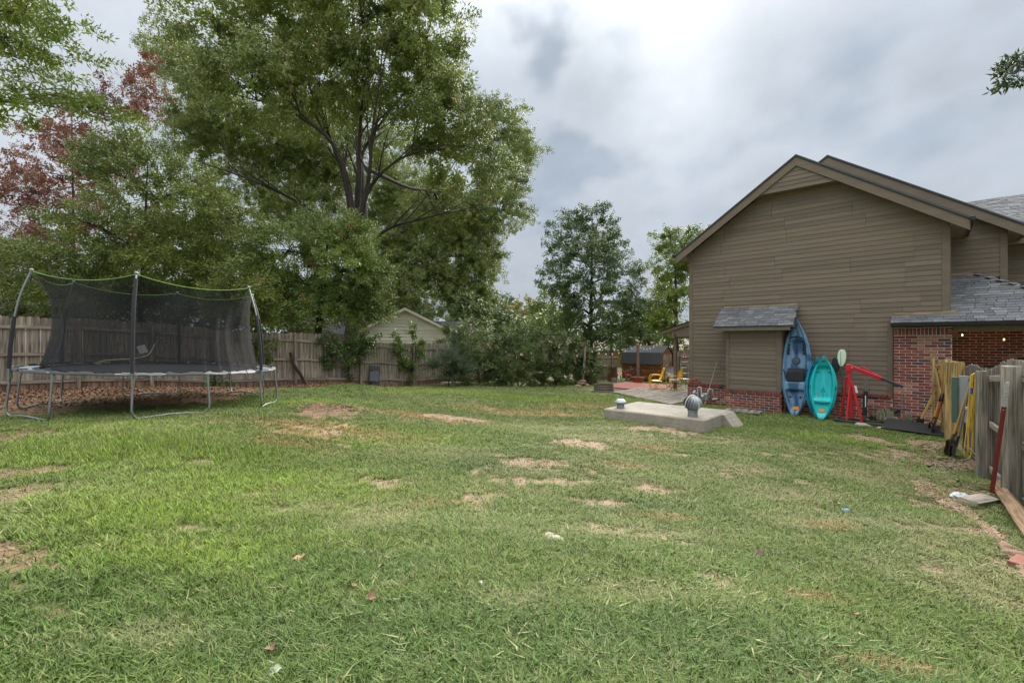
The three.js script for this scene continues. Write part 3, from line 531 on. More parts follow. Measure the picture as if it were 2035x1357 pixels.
// ------------------------------------------------------------------ fences
// a picket: dog-eared board standing on y = 0, facing z, the foot stained by splashed red soil
function picketGeo(w, h, seed, stain) {
  const r = rng(seed), e = .028, t = .018, lean = (r() - .5) * .004;
  const g = prism([[-w / 2, 0], [w / 2, 0], [w / 2 + lean, h - e], [w / 2 - e + lean, h], [-w / 2 + e + lean, h], [-w / 2 + lean, h - e]], -t / 2, t / 2);
  // add a cut near the foot so the stain has its own ragged edge
  const p = g.attributes.position, uv = g.attributes.uv; for (let i = 0; i < p.count; i++) uv.setXY(i, p.getX(i) + seed * .217, p.getY(i) + seed * .531);
  return g;
}
const picketVar = {}, pick = (w, h, k) => picketVar[`${w}|${Math.round(h * 50)}|${k}`] ??= picketGeo(w, Math.round(h * 50) / 50, k + 1, true);
const faAt = (px) => { const u = (px - 1017.5) / FPX; return (u * FO[1] - FO[0]) / (FDIR[0] - FDIR[1] * u); };
const fenceY = (fa) => gyBase(FO[0] + FDIR[0] * fa, FO[1] + FDIR[1] * fa);
const footGeo = [0, 1, 2].map((k) => jitter(bbox(.136, .20, .02, .003, k), .006, k));
function woodFence(name, label, x0, z0, ry, f0, f1, posts, hgt, yAt, mats, postMat, o = {}) {
  const t = thing(name, label, 'fence', [x0, 0, -z0], ry), r = rng(o.seed ?? 5), side = o.side ?? 1, pw = o.pw ?? .137, pitch = pw + .0015;
  for (let f = f0; f < f1; f += pitch) {
    const y = yAt(f), h = hgt(f) + (r() - .5) * .035, m = part('picket', pick(pw, h - (o.gap ?? .04), (r() * 5) | 0), mats[(r() * mats.length) | 0], t);
    m.position.set(f + pw / 2, y + (o.gap ?? .04), -side * .03 + (r() - .5) * .008); m.rotation.z = (r() - .5) * .008 + (o.slope ?? 0); m.rotation.y = (r() - .5) * .04;
  }
  const cuts = [f0, ...posts.filter((p) => p > f0 && p < f1), f1];
  for (let i = 0; i < cuts.length - 1; i++) for (const k of o.rails ?? [.24, .98, 1.70]) {
    const a = cuts[i], b = cuts[i + 1], q = (f) => yAt(f) + k * (hgt(f) / 1.98);
    const L = Math.hypot(b - a, q(b) - q(a)), m = part('rail', bbox(L - .01, .085, .038, .004, R() * 5), r() < .5 ? postMat : mats[0], t); m.position.set((a + b) / 2, (q(a) + q(b)) / 2, side * .0); m.rotation.z = Math.atan2(q(b) - q(a), b - a);
  }
  for (const p of posts) { const h = hgt(p) + (o.postUp ?? -.06), m = part('post', jitter(bbox(o.post ?? .09, h + .3, o.post ?? .09, .006, r() * 9), .006), postMat, t); m.position.set(p, yAt(p) + (h - .3) / 2, side * .066); m.rotation.z = (r() - .5) * .02; }
  return t;
}
const LRY = Math.atan2(.748, .664);
const leftPosts = [-1.2, faAt(155), faAt(300), faAt(428), faAt(585), faAt(715), faAt(820), faAt(820) + 2.4, faAt(820) + 4.8, faAt(820) + 7.2];
const leftFence = woodFence('wooden_fence', 'long weathered brown picket fence behind the trampoline and shrubs', FO[0], FO[1], LRY, -2.6, 21.5, leftPosts, () => 1.98, fenceY, M.fence, M.fencePost, { seed: 12 });
{ // short reddish splash boards along the foot of the fence
  const r = rng(77); for (let f = -2.5; f < 14.5; f += .141) { const m = part('foot_board', footGeo[(r() * 3) | 0], M.kick, leftFence); m.position.set(f + .07, fenceY(f) + .075 + (r() - .5) * .02, -.012 + (r() - .5) * .006); m.rotation.z = (r() - .5) * .04; }
}
// the broken limb leaning on the fence post
tagged('leaning_branch', 'crooked dead limb leaning against a brown fence post right of the trampoline', 'branch', (t) => {
  const f = faAt(585), w = (ff, off, y) => V3(FO[0] + FDIR[0] * ff + FDIR[1] * off, y, -(FO[1] + FDIR[1] * ff - FDIR[0] * off)), y0 = fenceY(f);
  part('limb', tube([w(f - .22, .14, y0 + 1.25), w(f - .1, .17, y0 + .8), w(f + .12, .22, y0 + .42), w(f + .3, .3, y0 - .03)], .055, 8), M.bark, t);
});
function tagged(name, label, category, build, group) { const t = thing(name, label, category, [0, 0, 0], 0, group); build(t); return t; }

// right fence: pickets on the far side, posts and rails towards us
const RRY = Math.atan2(.788, .615), rY = (t) => gyBase(6.49 + .615 * t, 5.9 + .788 * t) - .02;
const rightFence = woodFence('grey_fence', 'old silver grey picket fence with chunky posts beside the leaning red post', 6.49 + .13 * .788, 5.9 - .13 * .615, RRY, -3.2, 4.75, [], (f) => 1.93 - .06 * f - rY(f) + .06 * Math.sin(f * 1.9), rY, M.greyFence, M.greyPost, { seed: 9, side: -1, rails: [], gap: .03, pw: .132 });
for (const [f, w, top] of [[0.02, .15, 1.885], [1.95, .13, 1.72], [-2.3, .14, 1.95]]) { const h = top - rY(f) + .3, m = part('post', jitter(bbox(w, h, w * .95, .01, f * 3), .01, 3), M.greyPost, rightFence); m.position.set(f, top - h / 2, -.13); m.rotation.y = f === .02 ? .35 : .1; m.rotation.z = (R() - .5) * .02; }
for (const [a, b, ya, yb] of [[.08, 1.9, 1.72, 1.60], [2.0, 4.5, 1.585, 1.44], [-2.3, -.04, 1.86, 1.73], [.08, 1.9, .86, .86], [2.0, 4.5, .86, .78], [-2.3, -.04, .90, .87], [.08, 1.95, .16, .13], [2.0, 4.6, .12, .06], [-2.3, -.04, .2, .16]]) { const m = part('rail', jitter(bbox(b - a, .095, .042, .005, a), .006, 5), M.greyPost, rightFence); m.position.set((a + b) / 2, (ya + yb) / 2, -.035); m.rotation.z = Math.atan2(yb - ya, b - a); }

// new yellow pine gate standing open
{
  const P1 = [9.84, 10.2], g = thing('pine_gate', 'new yellow pine gate standing open beside the brick pier', 'gate', [P1[0], 0, -P1[1]], Math.atan2(.866, .5));
  const r = rng(4), L = 1.08;
  for (let i = 0; i < 7; i++) { const m = part('picket', pick(.14, 1.72 + .05 * Math.sin(i), i % 5), M.newWood[i % 3], g); m.position.set(.12 + i * .145, .06, .03); }
  for (const y of [.25, 1.6]) { const m = part('rail', bbox(L, .09, .04, .004, y), M.newWood[0], g); m.position.set(L / 2 + .04, y, -.002); }
  part('brace', bar([.12, .28, -.022], [1.02, 1.56, -.022], .085, .034), M.newWood[1], g);
  for (const x of [.1, 1.05]) part('stile', bbox(.10, 1.72, .04, .004, x), M.newWood[2], g).position.set(x, .92, -.045);
  const p = thing('pine_post', 'broad new yellow pine gate post standing next to the old grey fence', 'post', [9.80, 0, -10.12], -.62);
  part('post_body', bbox(.235, 1.86, .05, .005, 2), M.newWood[0], p).position.set(0, .82, 0);
  part('backing_post', bbox(.10, 1.86, .10, .005, 3), M.newWood[1], p).position.set(.05, .82, -.08);
  part('latch', bbox(.16, .02, .012, .003), M.darkSteel, p).position.set(.06, 1.18, .034);
  const s = thing('pine_fence_panel', 'short dog eared run of new yellow boards behind the pine gate post', 'fence', [10.05, 0, -10.55], -.62);
  for (let i = 0; i < 3; i++) { const m = part('picket', pick(.13, 1.76 - .02 * i, i), M.newWood[(i + 1) % 3], s); m.position.set(i * .135, .02, 0); }
  part('rail', bbox(.5, .09, .04, .004), M.newWood[1], s).position.set(.14, 1.5, -.032);
}
// far fences beyond the patio
function farFence(label, a, b, top, seed) {
  const d = V3(b.x - a.x, 0, b.z - a.z), L = d.length(), t = thing('far_fence', label, 'fence', [a.x, a.y, a.z], Math.atan2(-d.z, d.x)), r = rng(seed);
  for (let x = 0; x < L; x += .15) { const m = part('picket', pick(.145, top, (r() * 5) | 0), M.fence[(r() * 5) | 0], t); m.position.set(x, (b.y - a.y) * x / L + (r() - .5) * .03, 0); }
  for (const y of [.3, .95, 1.5]) part('rail', bbox(L, .09, .04, .004), M.fencePost, t).position.set(L / 2, y + (b.y - a.y) / 2, .03);
  for (let x = 0; x <= L; x += 2.4) part('post', bbox(.1, top + .05, .1, .005), M.fencePost, t).position.set(x, top / 2, .07);
}
farFence('grey brown far fence between the flowering bushes and the garden shed', at(1168, 756, 29), at(1228, 757, 31), 1.66, 3);
farFence('pinkish brown far fence behind the white metal chair under the patio cover', at(1322, 752, 31), at(1372, 755, 27), 1.75, 6);

// ------------------------------------------------------------------ trampoline with safety net
{
  const C = [-7.93, 10.25], RT = 2.28, RIMY = 1.61;
  const tr = thing('trampoline', 'round trampoline with steel frame, black mat and black safety net', 'trampoline', [C[0], 0, -C[1]]);
  const e1 = [.6115, -.791], e2 = [.791, .6115], dg = Math.PI / 180;
  const dir = (f) => [Math.cos(f * dg) * e1[0] + Math.sin(f * dg) * e2[0], Math.cos(f * dg) * e1[1] + Math.sin(f * dg) * e2[1]];
  const rimY = (x, z) => RIMY - .036 * x - .012 * z;
  const P = (f, r, dy) => { const [a, b] = dir(f), x = a * r, z = b * r; return V3(x, rimY(x, z) + dy, -z); };
  const G = (f, r) => { const [a, b] = dir(f), x = a * r, z = b * r; return V3(x, gy(C[0] + x, C[1] + z), -z); };
  const ring = (r, dy, n = 72) => { const o = []; for (let i = 0; i < n; i++) o.push(P(i * 360 / n, r, dy)); return o; };
  part('rim', tube(ring(RT, 0), .024, 8, true, 180), M.steel, tr);
  // mat and springs
  { const pos = [0, RIMY - .012, 0], idx = [], n = 72; ring(RT - .27, -.012).forEach((p) => pos.push(p.x, p.y, p.z)); for (let i = 0; i < n; i++) idx.push(0, 1 + i, 1 + (i + 1) % n); const g = new THREE.BufferGeometry(); g.setAttribute('position', new THREE.Float32BufferAttribute(pos, 3)); g.setIndex(idx); g.computeVertexNormals(); part('mat', g, M.blackMat, tr); }
  { const l = []; for (let i = 0; i < 90; i++) l.push(rod(P(i * 4, RT - .28, -.008), P(i * 4, RT - .02, -.004), .011, .011, 5)); const s = part('springs', merge(l), M.galv, tr); s.userData.kind = 'stuff'; }
  // worn spring pad: ragged silver and black strips along the rim
  const pads = [mat([.30, .31, .335], .5), mat([.05, .055, .065], .7), mat([.18, .185, .20], .6)], r = rng(31);
  for (let k = 0; k < 24; k++) {
    const f0 = k * 15 + r() * 3, n = 8, pos = [], idx = [], w = .02 + r() * .13, m = r() < .34 ? 0 : r() < .6 ? 1 : 2;
    for (let i = 0; i <= n; i++) { const f = f0 + i * (9 + r() * 6) / n * 1.1, sag = (vnoise(i * .9, k, 3) - .5) * .05; const a = P(f, RT + .02, .027 + sag * .3), b = P(f, RT - w * (.6 + .6 * vnoise(i * .7, k * 3, 4)), .034 + sag), c = P(f, RT + .03, .004 - .022 * r()); pos.push(a.x, a.y, a.z, b.x, b.y, b.z, c.x, c.y, c.z); if (i < n) { const q = i * 3; idx.push(q, q + 1, q + 4, q, q + 4, q + 3, q, q + 3, q + 5, q, q + 5, q + 2); } }
    const g = new THREE.BufferGeometry(); g.setAttribute('position', new THREE.Float32BufferAttribute(pos, 3)); g.setIndex(idx); g.computeVertexNormals(); part('spring_pad', g, pads[m], tr);
  }
  // U shaped legs, one beginning under each net pole
  const poles = [-70, -10, 50, 110, 170, 230];
  for (const f of poles) {
    const a = f + (f === -70 ? -4 : 0), b = f + 29, up = (q) => P(q, RT, -.02), dn = (q, o = 0) => { const g = G(q, RT + .06 + o); g.y += .02; return g; };
    const A = dn(a), B = dn(b), mid = (t) => { const g = G(a + (b - a) * t, RT - .02); g.y += .0 + .035 * Math.sin(t * Math.PI); return g; };
    const Ah = A.clone(); Ah.y += .12; const Bh = B.clone(); Bh.y += .12;
    part('leg', tube([up(a), up(a).lerp(Ah, .5), Ah, A.clone().lerp(mid(.12), .5), mid(.3), mid(.5), mid(.7), B.clone().lerp(mid(.88), .5), Bh, up(b).lerp(Bh, .5), up(b)], .0185, 8, false, 90), M.steel, tr);
    for (const q of [a, b]) part('leg_sleeve', rod(P(q, RT, -.16), P(q, RT, .0), .028, .028, 10), mat([.22, .28, .24], .6, { metalness: .3 }), tr);
  }
  // net poles: straight, foam clad below, bending in at the top
  const tip = {};
  for (const f of poles) {
    const h = 1.86, pts = [P(f, RT + .05, -.22), P(f, RT + .03, .4), P(f, RT - .02, .95), P(f, RT - .10, 1.4), P(f, RT - .24, h)];
    tip[f] = pts[4];
    const pl = part('net_pole', tube(pts, .0165, 8, false, 40), M.steel, tr);
    const clad = f === -70 ? 1.0 : 1.62, fp = f === -10 ? [P(f, RT + .045, .03), P(f, RT + .008, .7), P(f, RT - .06, 1.2), P(f, RT - .205, 1.76)] : [P(f, RT + .045, .03), P(f, RT + .03, .4), P(f, RT - (clad > 1.3 ? .02 : -.005), clad > 1.3 ? .95 : .7), clad > 1.3 ? P(f, RT - .07, 1.25) : P(f, RT - .022, .98)];
    part('foam_sleeve', tube(fp, .032, 10, false, 24), M.foam, tr);
    part('pole_cap', new THREE.SphereGeometry(.032, 10, 8).translate(tip[f].x, tip[f].y + .01, tip[f].z), M.steel, tr);
  }
  // the net: six panels hung from the pole tips, gathered in along the mat; fine black mesh
  const netM = mat([.012, .013, .016], .9, { transparent: true, opacity: .62 }), rope = mat([.20, .36, .08], .6), hem = mat([.012, .012, .014], .9);
  poles.forEach((f, k) => {
    const f2 = poles[(k + 1) % 6], A = tip[f], B = tip[f2], n = 22, m = 14, pos = [], idx = [], ropePts = [], hemPts = [], edge = [];
    for (let i = 0; i <= n; i++) {
      const t = i / n, sag = .14 * 4 * t * (1 - t), top = A.clone().lerp(B, t); top.y -= sag + .01;
      const ang = f + 60 * t, lift = k === 5 || k === 0 ? .10 * sstep(.7, 1, k === 5 ? t : 1 - t) : 0, bot = P(ang, RT - .42 + .03 * Math.sin(i * 1.7 + k), .0 + lift);
      ropePts.push(top.clone()); hemPts.push(bot.clone());
      for (let j = 0; j <= m; j++) {
        const v = j / m, p = top.clone().lerp(bot, v), pinch = Math.sin(v * Math.PI) * .26 * Math.pow(Math.abs(2 * t - 1), 2.2), cx = p.x, cz = p.z, L = Math.hypot(cx, cz), wr = .022 * Math.sin(i * 2.1 + v * 3 + k * 2) * v;
        const s = 1 - (pinch + wr + .07 * Math.sin(v * Math.PI)) / L; pos.push(cx * s, p.y, cz * s);
        if (i < n && j < m) { const q = i * (m + 1) + j; idx.push(q, q + 1, q + m + 2, q, q + m + 2, q + m + 1); }
      }
    }
    const g = new THREE.BufferGeometry(); g.setAttribute('position', new THREE.Float32BufferAttribute(pos, 3)); g.setIndex(idx); g.computeVertexNormals();
    part('net_panel', g, netM, tr); part('top_cord', tube(ropePts, .008, 6, false, 44), rope, tr); part('net_hem', tube(hemPts, .013, 6, false, 44), hem, tr);
  });
  // loose yellow green zip tape of the doorway and a white tag
  const doorP = (f, r, y) => { const p = P(f, r, y); return p; };
  part('door_tape', tube([doorP(178, 1.82, .62), doorP(180, 1.78, .66), doorP(183, 1.76, .55), doorP(186, 1.7, .34), doorP(190, 1.6, .2), doorP(200, 1.55, .14), doorP(222, 1.5, .10), doorP(228, 1.6, .03), doorP(220, 1.72, .01)], .009, 6, false, 60), mat([.42, .46, .24], .6), tr);
  const tg = part('warning_tag', bbox(.17, .20, .004, .001), mat([.55, .56, .58], .5), tr); tg.position.copy(P(192, 1.74, .36)); tg.rotation.set(.2, .6, .2);
  const t2 = part('warning_tag', bbox(.09, .06, .004, .001), mat([.6, .6, .62], .5), tr); t2.position.copy(P(176, 1.9, 1.55)); t2.rotation.y = .6;
}

// ------------------------------------------------------------------ storm shelter slab with two roof vents
{
  const s0 = -6.17, s1 = -3.6, d0 = 10.38, d1 = 12.3, top = .45, t = thing('storm_shelter', 'low pale concrete storm shelter slab in the lawn', 'slab', H((s0 + s1) / 2, 0, (d0 + d1) / 2), HRY), w = s1 - s0, l = d1 - d0;
  const sh = new THREE.Shape(); sh.moveTo(-w / 2, -.15); sh.lineTo(w / 2, -.15); sh.lineTo(w / 2, top); sh.lineTo(-w / 2, top); sh.lineTo(-w / 2, -.15);
  const g = bbox(w, top + .2, l, .022); g.translate(0, (top - .2) / 2, 0);
  // streaked concrete: weather runs on the faces
  const streak = tex(1024, 512, (u, v) => { const a = fbm(u * 10, v * 10, 5, 171, 10), b = fbm(u * 120, v * 60, 2, 172, 60), s = sstep(.5, .72, fbm(u * 60, v * 2, 3, 177, 2)), k = sstep(.66, .8, fbm(u * 14, v * 3, 3, 178, 3)); const q = .9 + .4 * (a - .5) + .22 * (b - .5) - .18 * s - .3 * k; return [q, q * .98, q * .95]; }, [.4, .8]);
  const sideM = mat([.36, .33, .285], .95, { map: streak, bumpMap: TX.fineB, bumpScale: .004 });
  part('walls', g, sideM, t);
  part('lid', bbox(w - .05, .02, l - .05, .008), M.conc, t).position.set(0, top - .006, 0);
  part('sloped_end', prism([[0, -.15], [.42, -.15], [.40, -.02], [.06, top - .02], [0, top - .02]], 0, .75), sideM, t).position.set(w / 2 - .002, 0, -l / 2 + .02);
  const onPad = (px, py) => { const z = 1.75 * FPX / (py - 678.5); return V3((px - 1017.5) / FPX * z, top + .004, -z); };
  const v1 = thing('roof_vent', 'small galvanised vent cap on the concrete slab', 'vent', onPad(1233.5, 811), .3);
  part('pipe', new THREE.CylinderGeometry(.098, .10, .13, 24, 1, true).translate(0, .065, 0), M.galv, v1);
  part('cap', lathe([[0, .235], [.09, .232], [.165, .165], [.17, .14], [.10, .115], [.09, .115]], 8), M.galv, v1);
  const v2 = thing('turbine_vent', 'round galvanised spinning turbine vent on the concrete slab', 'vent', onPad(1377, 828), .5);
  part('pipe', new THREE.CylinderGeometry(.105, .112, .16, 24, 1, true).translate(0, .08, 0), M.galv, v2);
  part('collar', lathe([[.106, .13], [.118, .135], [.118, .155], [.106, .16]], 24), M.galv, v2);
  for (let i = 0; i < 18; i++) { // curved fins of the ball
    const pos = [], idx = [], n = 8, a0 = i * Math.PI * 2 / 18; for (let k = 0; k <= n; k++) { const v = k / n * Math.PI * .86 + .14 * Math.PI / 2, y = .315 + .165 * Math.cos(v), r = .182 * Math.sin(v) + .02; for (const e of [0, 1]) { const a = a0 + e * .34 + .9 * (v / Math.PI), q = r * (e ? .86 : 1.04); pos.push(Math.cos(a) * q, y, Math.sin(a) * q); } if (k < n) idx.push(k * 2, k * 2 + 1, k * 2 + 3, k * 2, k * 2 + 3, k * 2 + 2); }
    const f = new THREE.BufferGeometry(); f.setAttribute('position', new THREE.Float32BufferAttribute(pos, 3)); f.setIndex(idx); f.computeVertexNormals(); part('fin', f, M.galv, v2);
  }
  part('crown_plate', lathe([[0, .487], [.05, .484], [.07, .472], [0, .47]], 18), M.galv, v2);
  for (const a of [.2, 1.77]) { const pts = []; for (let k = 0; k <= 10; k++) { const v = k / 10 * Math.PI; pts.push([Math.cos(v) * .22 * Math.cos(a), .20 + Math.sin(v) * .30, Math.cos(v) * .22 * Math.sin(a)]); } part('brace', tube(pts, .008, 6, false, 30), M.white, v2); }
}

// ------------------------------------------------------------------ kayaks
function kayak(name, label, pos, L, W, lean, roll, cols, big) {
  const k = thing(name, label, 'kayak', pos, HRY, 'kayaks leaning on the brown house');
  const inner = new THREE.Group(); // posed by turning the parts themselves
  const halfW = (t) => W / 2 * Math.pow(Math.sin(Math.PI * clamp(t * .955 + .0225)), .62) * (1 - .10 * sstep(.55, 1, t)) * (t > .80 ? 1 - .55 * Math.pow((t - .80) / .20, 1.6) : 1);
  const colr = (t, u) => { const n = fbm(t * 7 + L, u * 2.3 + t * 3, 4, 301); return mix3(cols[0], cols[1], sstep(.38, .62, n + .35 * (Math.abs(u) - .45) * (big ? 1 : .2))); };
  const grid = (f, nt, nu, mm, nm) => { const p = [], c = [], ix = []; for (let i = 0; i <= nt; i++) for (let j = 0; j <= nu; j++) { const t = i / nt, u = j / nu * 2 - 1; p.push(...f(t, u)); c.push(...colr(t, u)); if (i < nt && j < nu) { const a = i * (nu + 1) + j; ix.push(a, a + 1, a + nu + 2, a, a + nu + 2, a + nu + 1); } } const g = new THREE.BufferGeometry(); g.setAttribute('position', new THREE.Float32BufferAttribute(p, 3)); g.setAttribute('color', new THREE.Float32BufferAttribute(c, 3)); g.setIndex(ix); g.computeVertexNormals(); g.rotateX(-lean); g.rotateZ(roll); return part(nm, g, mm, k); };
  const plast = mat([1, 1, 1], .38, { vertexColors: true });
  const well = (t) => big ? Math.max(sstep(.33, .37, t) * sstep(.80, .74, t), sstep(.04, .07, t) * sstep(.27, .24, t) * .9) : Math.max(sstep(.30, .34, t) * sstep(.86, .80, t), sstep(.06, .10, t) * sstep(.26, .22, t) * .35);
  const deckZ = (t, u) => { const a = Math.abs(u), rim = .045 * Math.exp(-Math.pow((a - .80) / .09, 2)), fall = -.05 * Math.pow(a, 6), w = well(t), rec = -(big ? .085 : .10) * w * sstep(.74, .60, a), end = .09 * sstep(.82, 1, t) + .03 * sstep(.1, 0, t); const chan = big ? 0 : .022 * w * Math.exp(-Math.pow((a - .22) / .07, 2)) ; return .06 + rim + fall + rec + end + chan; };
  grid((t, u) => [halfW(t) * u, t * L, deckZ(t, u)], 90, 40, plast, 'deck');
  grid((t, u) => { const a = Math.abs(u), hull = -.20 * Math.pow(1 - Math.pow(a, 3.2), .6) * (1 - .75 * Math.pow(Math.abs(2 * t - 1), 4)); return [halfW(t) * u * 1.004, t * L, .0105 + hull + .09 * sstep(.82, 1, t) + .03 * sstep(.1, 0, t)]; }, 60, 24, plast, 'hull');
  const add = (nm, g, m) => { g.rotateX(-lean); g.rotateZ(roll); return part(nm, g, m, k); };
  const pt = (t, u, up = 0) => [halfW(t) * u, t * L, deckZ(t, u) + up];
  if (big) {
    add('seat_pad', move(jitter(bbox(.42, .30, .05, .02), .012, 2), 0, .435 * L, deckZ(.435, 0) + .03), M.black);
    add('seat_back', turned(move(jitter(bbox(.44, .30, .05, .02), .014, 3), 0, .15, 0), .25, 0, 0).translate(0, .35 * L, deckZ(.38, 0) + .05), mat([.03, .03, .034], .8));
    for (const sx of [-1, 1]) add('seat_strap', tube([[sx * .2, .36 * L, deckZ(.38, 0) + .05], [sx * .25, .42 * L, deckZ(.4, .7) + .04], pt(.47, sx * .80, .01)], .012, 6, false, 16), M.black);
    add('hatch', turned(new THREE.CylinderGeometry(.105, .105, .022, 24), Math.PI / 2).translate(0, .565 * L, deckZ(.565, 0) + .014), mat([.03, .045, .06], .5));
    add('hatch_lid', turned(lathe([[0, .012], [.03, .012], [.035, .004], [.08, .004], [.085, .012], [.09, 0]], 24), Math.PI / 2).translate(0, .565 * L, deckZ(.565, 0) + .024), mat([.05, .07, .09], .45));
    add('centre_slot', bbox(.07, .26, .012, .005).translate(0, .685 * L, deckZ(.685, 0) + .006), mat([.012, .03, .05], .5));
    for (const sx of [-1, 1]) { add('foot_brace', bbox(.05, .36, .04, .01).translate(sx * halfW(.69) * .62, .69 * L, deckZ(.69, .6) + .02), M.black); for (let q = 0; q < 4; q++) add('brace_notch', bbox(.075, .03, .05, .008).translate(sx * halfW(.69) * .56, (.645 + q * .028) * L, deckZ(.69, .6) + .025), M.black); add('paddle_keeper', bbox(.02, .16, .03, .006).translate(sx * halfW(.44) * .93, .44 * L, deckZ(.44, .93) + .02), M.black); for (const t of [.09, .20]) add('scupper', turned(new THREE.CylinderGeometry(.03, .03, .012, 14), Math.PI / 2).translate(sx * .13, t === .09 ? .19 * L : .19 * L, deckZ(.19, .3) + .004), M.black); }
    add('rear_bungee', tube([pt(.25, -.74, .012), [-.1, .262 * L, .115], [.1, .262 * L, .115], pt(.25, .74, .012)], .014, 6, false, 24), M.black);
    add('bow_hatch_edge', tube([pt(.80, -.62, .01), [0, .815 * L, deckZ(.81, 0) + .02], pt(.80, .62, .01)], .016, 6, false, 16), M.black);
    add('bow_handle', tube([pt(.945, -.5, .0), [0, .925 * L, deckZ(.93, 0) + .035], pt(.945, .5, .0)], .013, 6, false, 12), M.black);
    add('sticker', jitter(bbox(.15, .11, .004, .001), .012, 8).translate(.02, .075 * L, deckZ(.075, 0) + .022), mat([.80, .28, .02], .5));
    add('side_logo', bbox(.028, .20, .003, .001).rotateZ(-.22).translate(halfW(.16) * .93, .175 * L, deckZ(.17, .93) + .006), M.white);
  } else {
    for (const sx of [-1, 1]) { for (const t of [.44, .78]) add('scupper', turned(new THREE.CylinderGeometry(.016, .016, .01, 12), Math.PI / 2).translate(sx * .05, t * L, deckZ(t, .1) + .006), M.black); add('side_handle', bbox(.02, .10, .02, .005).translate(sx * halfW(.5) * .92, .5 * L, deckZ(.5, .92) + .014), M.black); add('foot_notch', bbox(.07, .03, .03, .008).translate(sx * halfW(.75) * .52, .755 * L, deckZ(.75, .5) + .016), mat([.01, .22, .24], .5)); }
    add('seat_ridge', tube([pt(.27, -.66, .004), [0, .262 * L, deckZ(.27, 0) + .03], pt(.27, .66, .004)], .013, 6, false, 16), mat([.012, .20, .22], .5));
    add('moulded_rib', tube([[0, .36 * L, deckZ(.4, 0) + .008], [0, .52 * L, deckZ(.5, 0) + .008]], .012, 6), plast.clone()); k.children[k.children.length - 1].material.color.setRGB(.012, .36, .38); k.children[k.children.length - 1].material.vertexColors = false;
    for (const sx of [-1, 1]) add('moulded_rib', tube([[0, .50 * L, deckZ(.5, 0) + .006], [sx * .10, .40 * L, deckZ(.4, .3) + .006]], .01, 6), k.children.find((c) => c.name === 'moulded_rib').material);
    add('bow_handle', tube([pt(.93, -.35, .0), [0, .91 * L, deckZ(.92, 0) + .03], pt(.93, .35, .0)], .012, 6, false, 12), M.black);
    add('sticker', jitter(bbox(.13, .09, .004, .001), .01, 8).translate(.0, .135 * L, deckZ(.135, 0) + .012), mat([.80, .28, .02], .5));
    add('stern_plug', turned(new THREE.CylinderGeometry(.018, .018, .012, 12), Math.PI / 2).translate(0, .04 * L, deckZ(.04, 0) + .012), M.white);
    add('scuff', jitter(bbox(.07, .24, .003, .001), .03, 5).rotateZ(.15).translate(-.14, .27 * L + .1, deckZ(.36, .45) + .004), mat([.42, .30, .16], .8));
  }
  return k;
}
kayak('fishing_kayak', 'long blue fishing kayak with black seat leaning upright against the wall', H(-2.81, .0, 15.62), 2.92, .80, .19, .015, [[.014, .075, .17], [.13, .25, .38]], true);
kayak('teal_kayak', 'small turquoise kayak leaning upright in front of the blue ones', H(-2.10, .02, 15.28), 1.78, .66, .20, -.01, [[.01, .46, .48], [.012, .52, .54]], false);
kayak('small_blue_kayak', 'bright blue and orange kayak half hidden behind the turquoise one', H(-2.22, .02, 15.56), 1.72, .66, .18, .03, [[.01, .25, .42], [.02, .30, .48]], false);

// kayak paddle
{
  const t = thing('kayak_paddle', 'kayak paddle with pale green blade leaning behind the turquoise kayak', 'paddle', H(-1.62, 0, 15.78), HRY);
  const a = V3(-.0, .12, .1), b = V3(-.16, 1.72, .48).clone(); b.z = -.42;
  part('shaft', rod(a, b, .016, .016, 10), M.darkSteel, t);
  const bl = part('blade', lathe([[0, 0], [.045, .03], [.085, .13], [.105, .26], [.10, .38], [.07, .47], [.03, .50], [0, .505]], 18).scale(1, 1, .12), mat([.52, .64, .46], .5), t); bl.position.set(-.12, 1.48, -.33); bl.rotation.set(-.2, .1, -.02);
  part('blade_rib', rod([-.13, 1.52, -.325], [-.14, 1.90, -.40], .008, .006, 6), mat([.12, .20, .10], .5), t);
  const lower = part('lower_blade', lathe([[0, 0], [.05, .04], [.09, .16], [.09, .3], [.05, .42], [0, .46]], 16).scale(1, 1, .12), M.black, t); lower.position.set(-.24, 1.28, -.38); lower.rotation.z = .1;
}

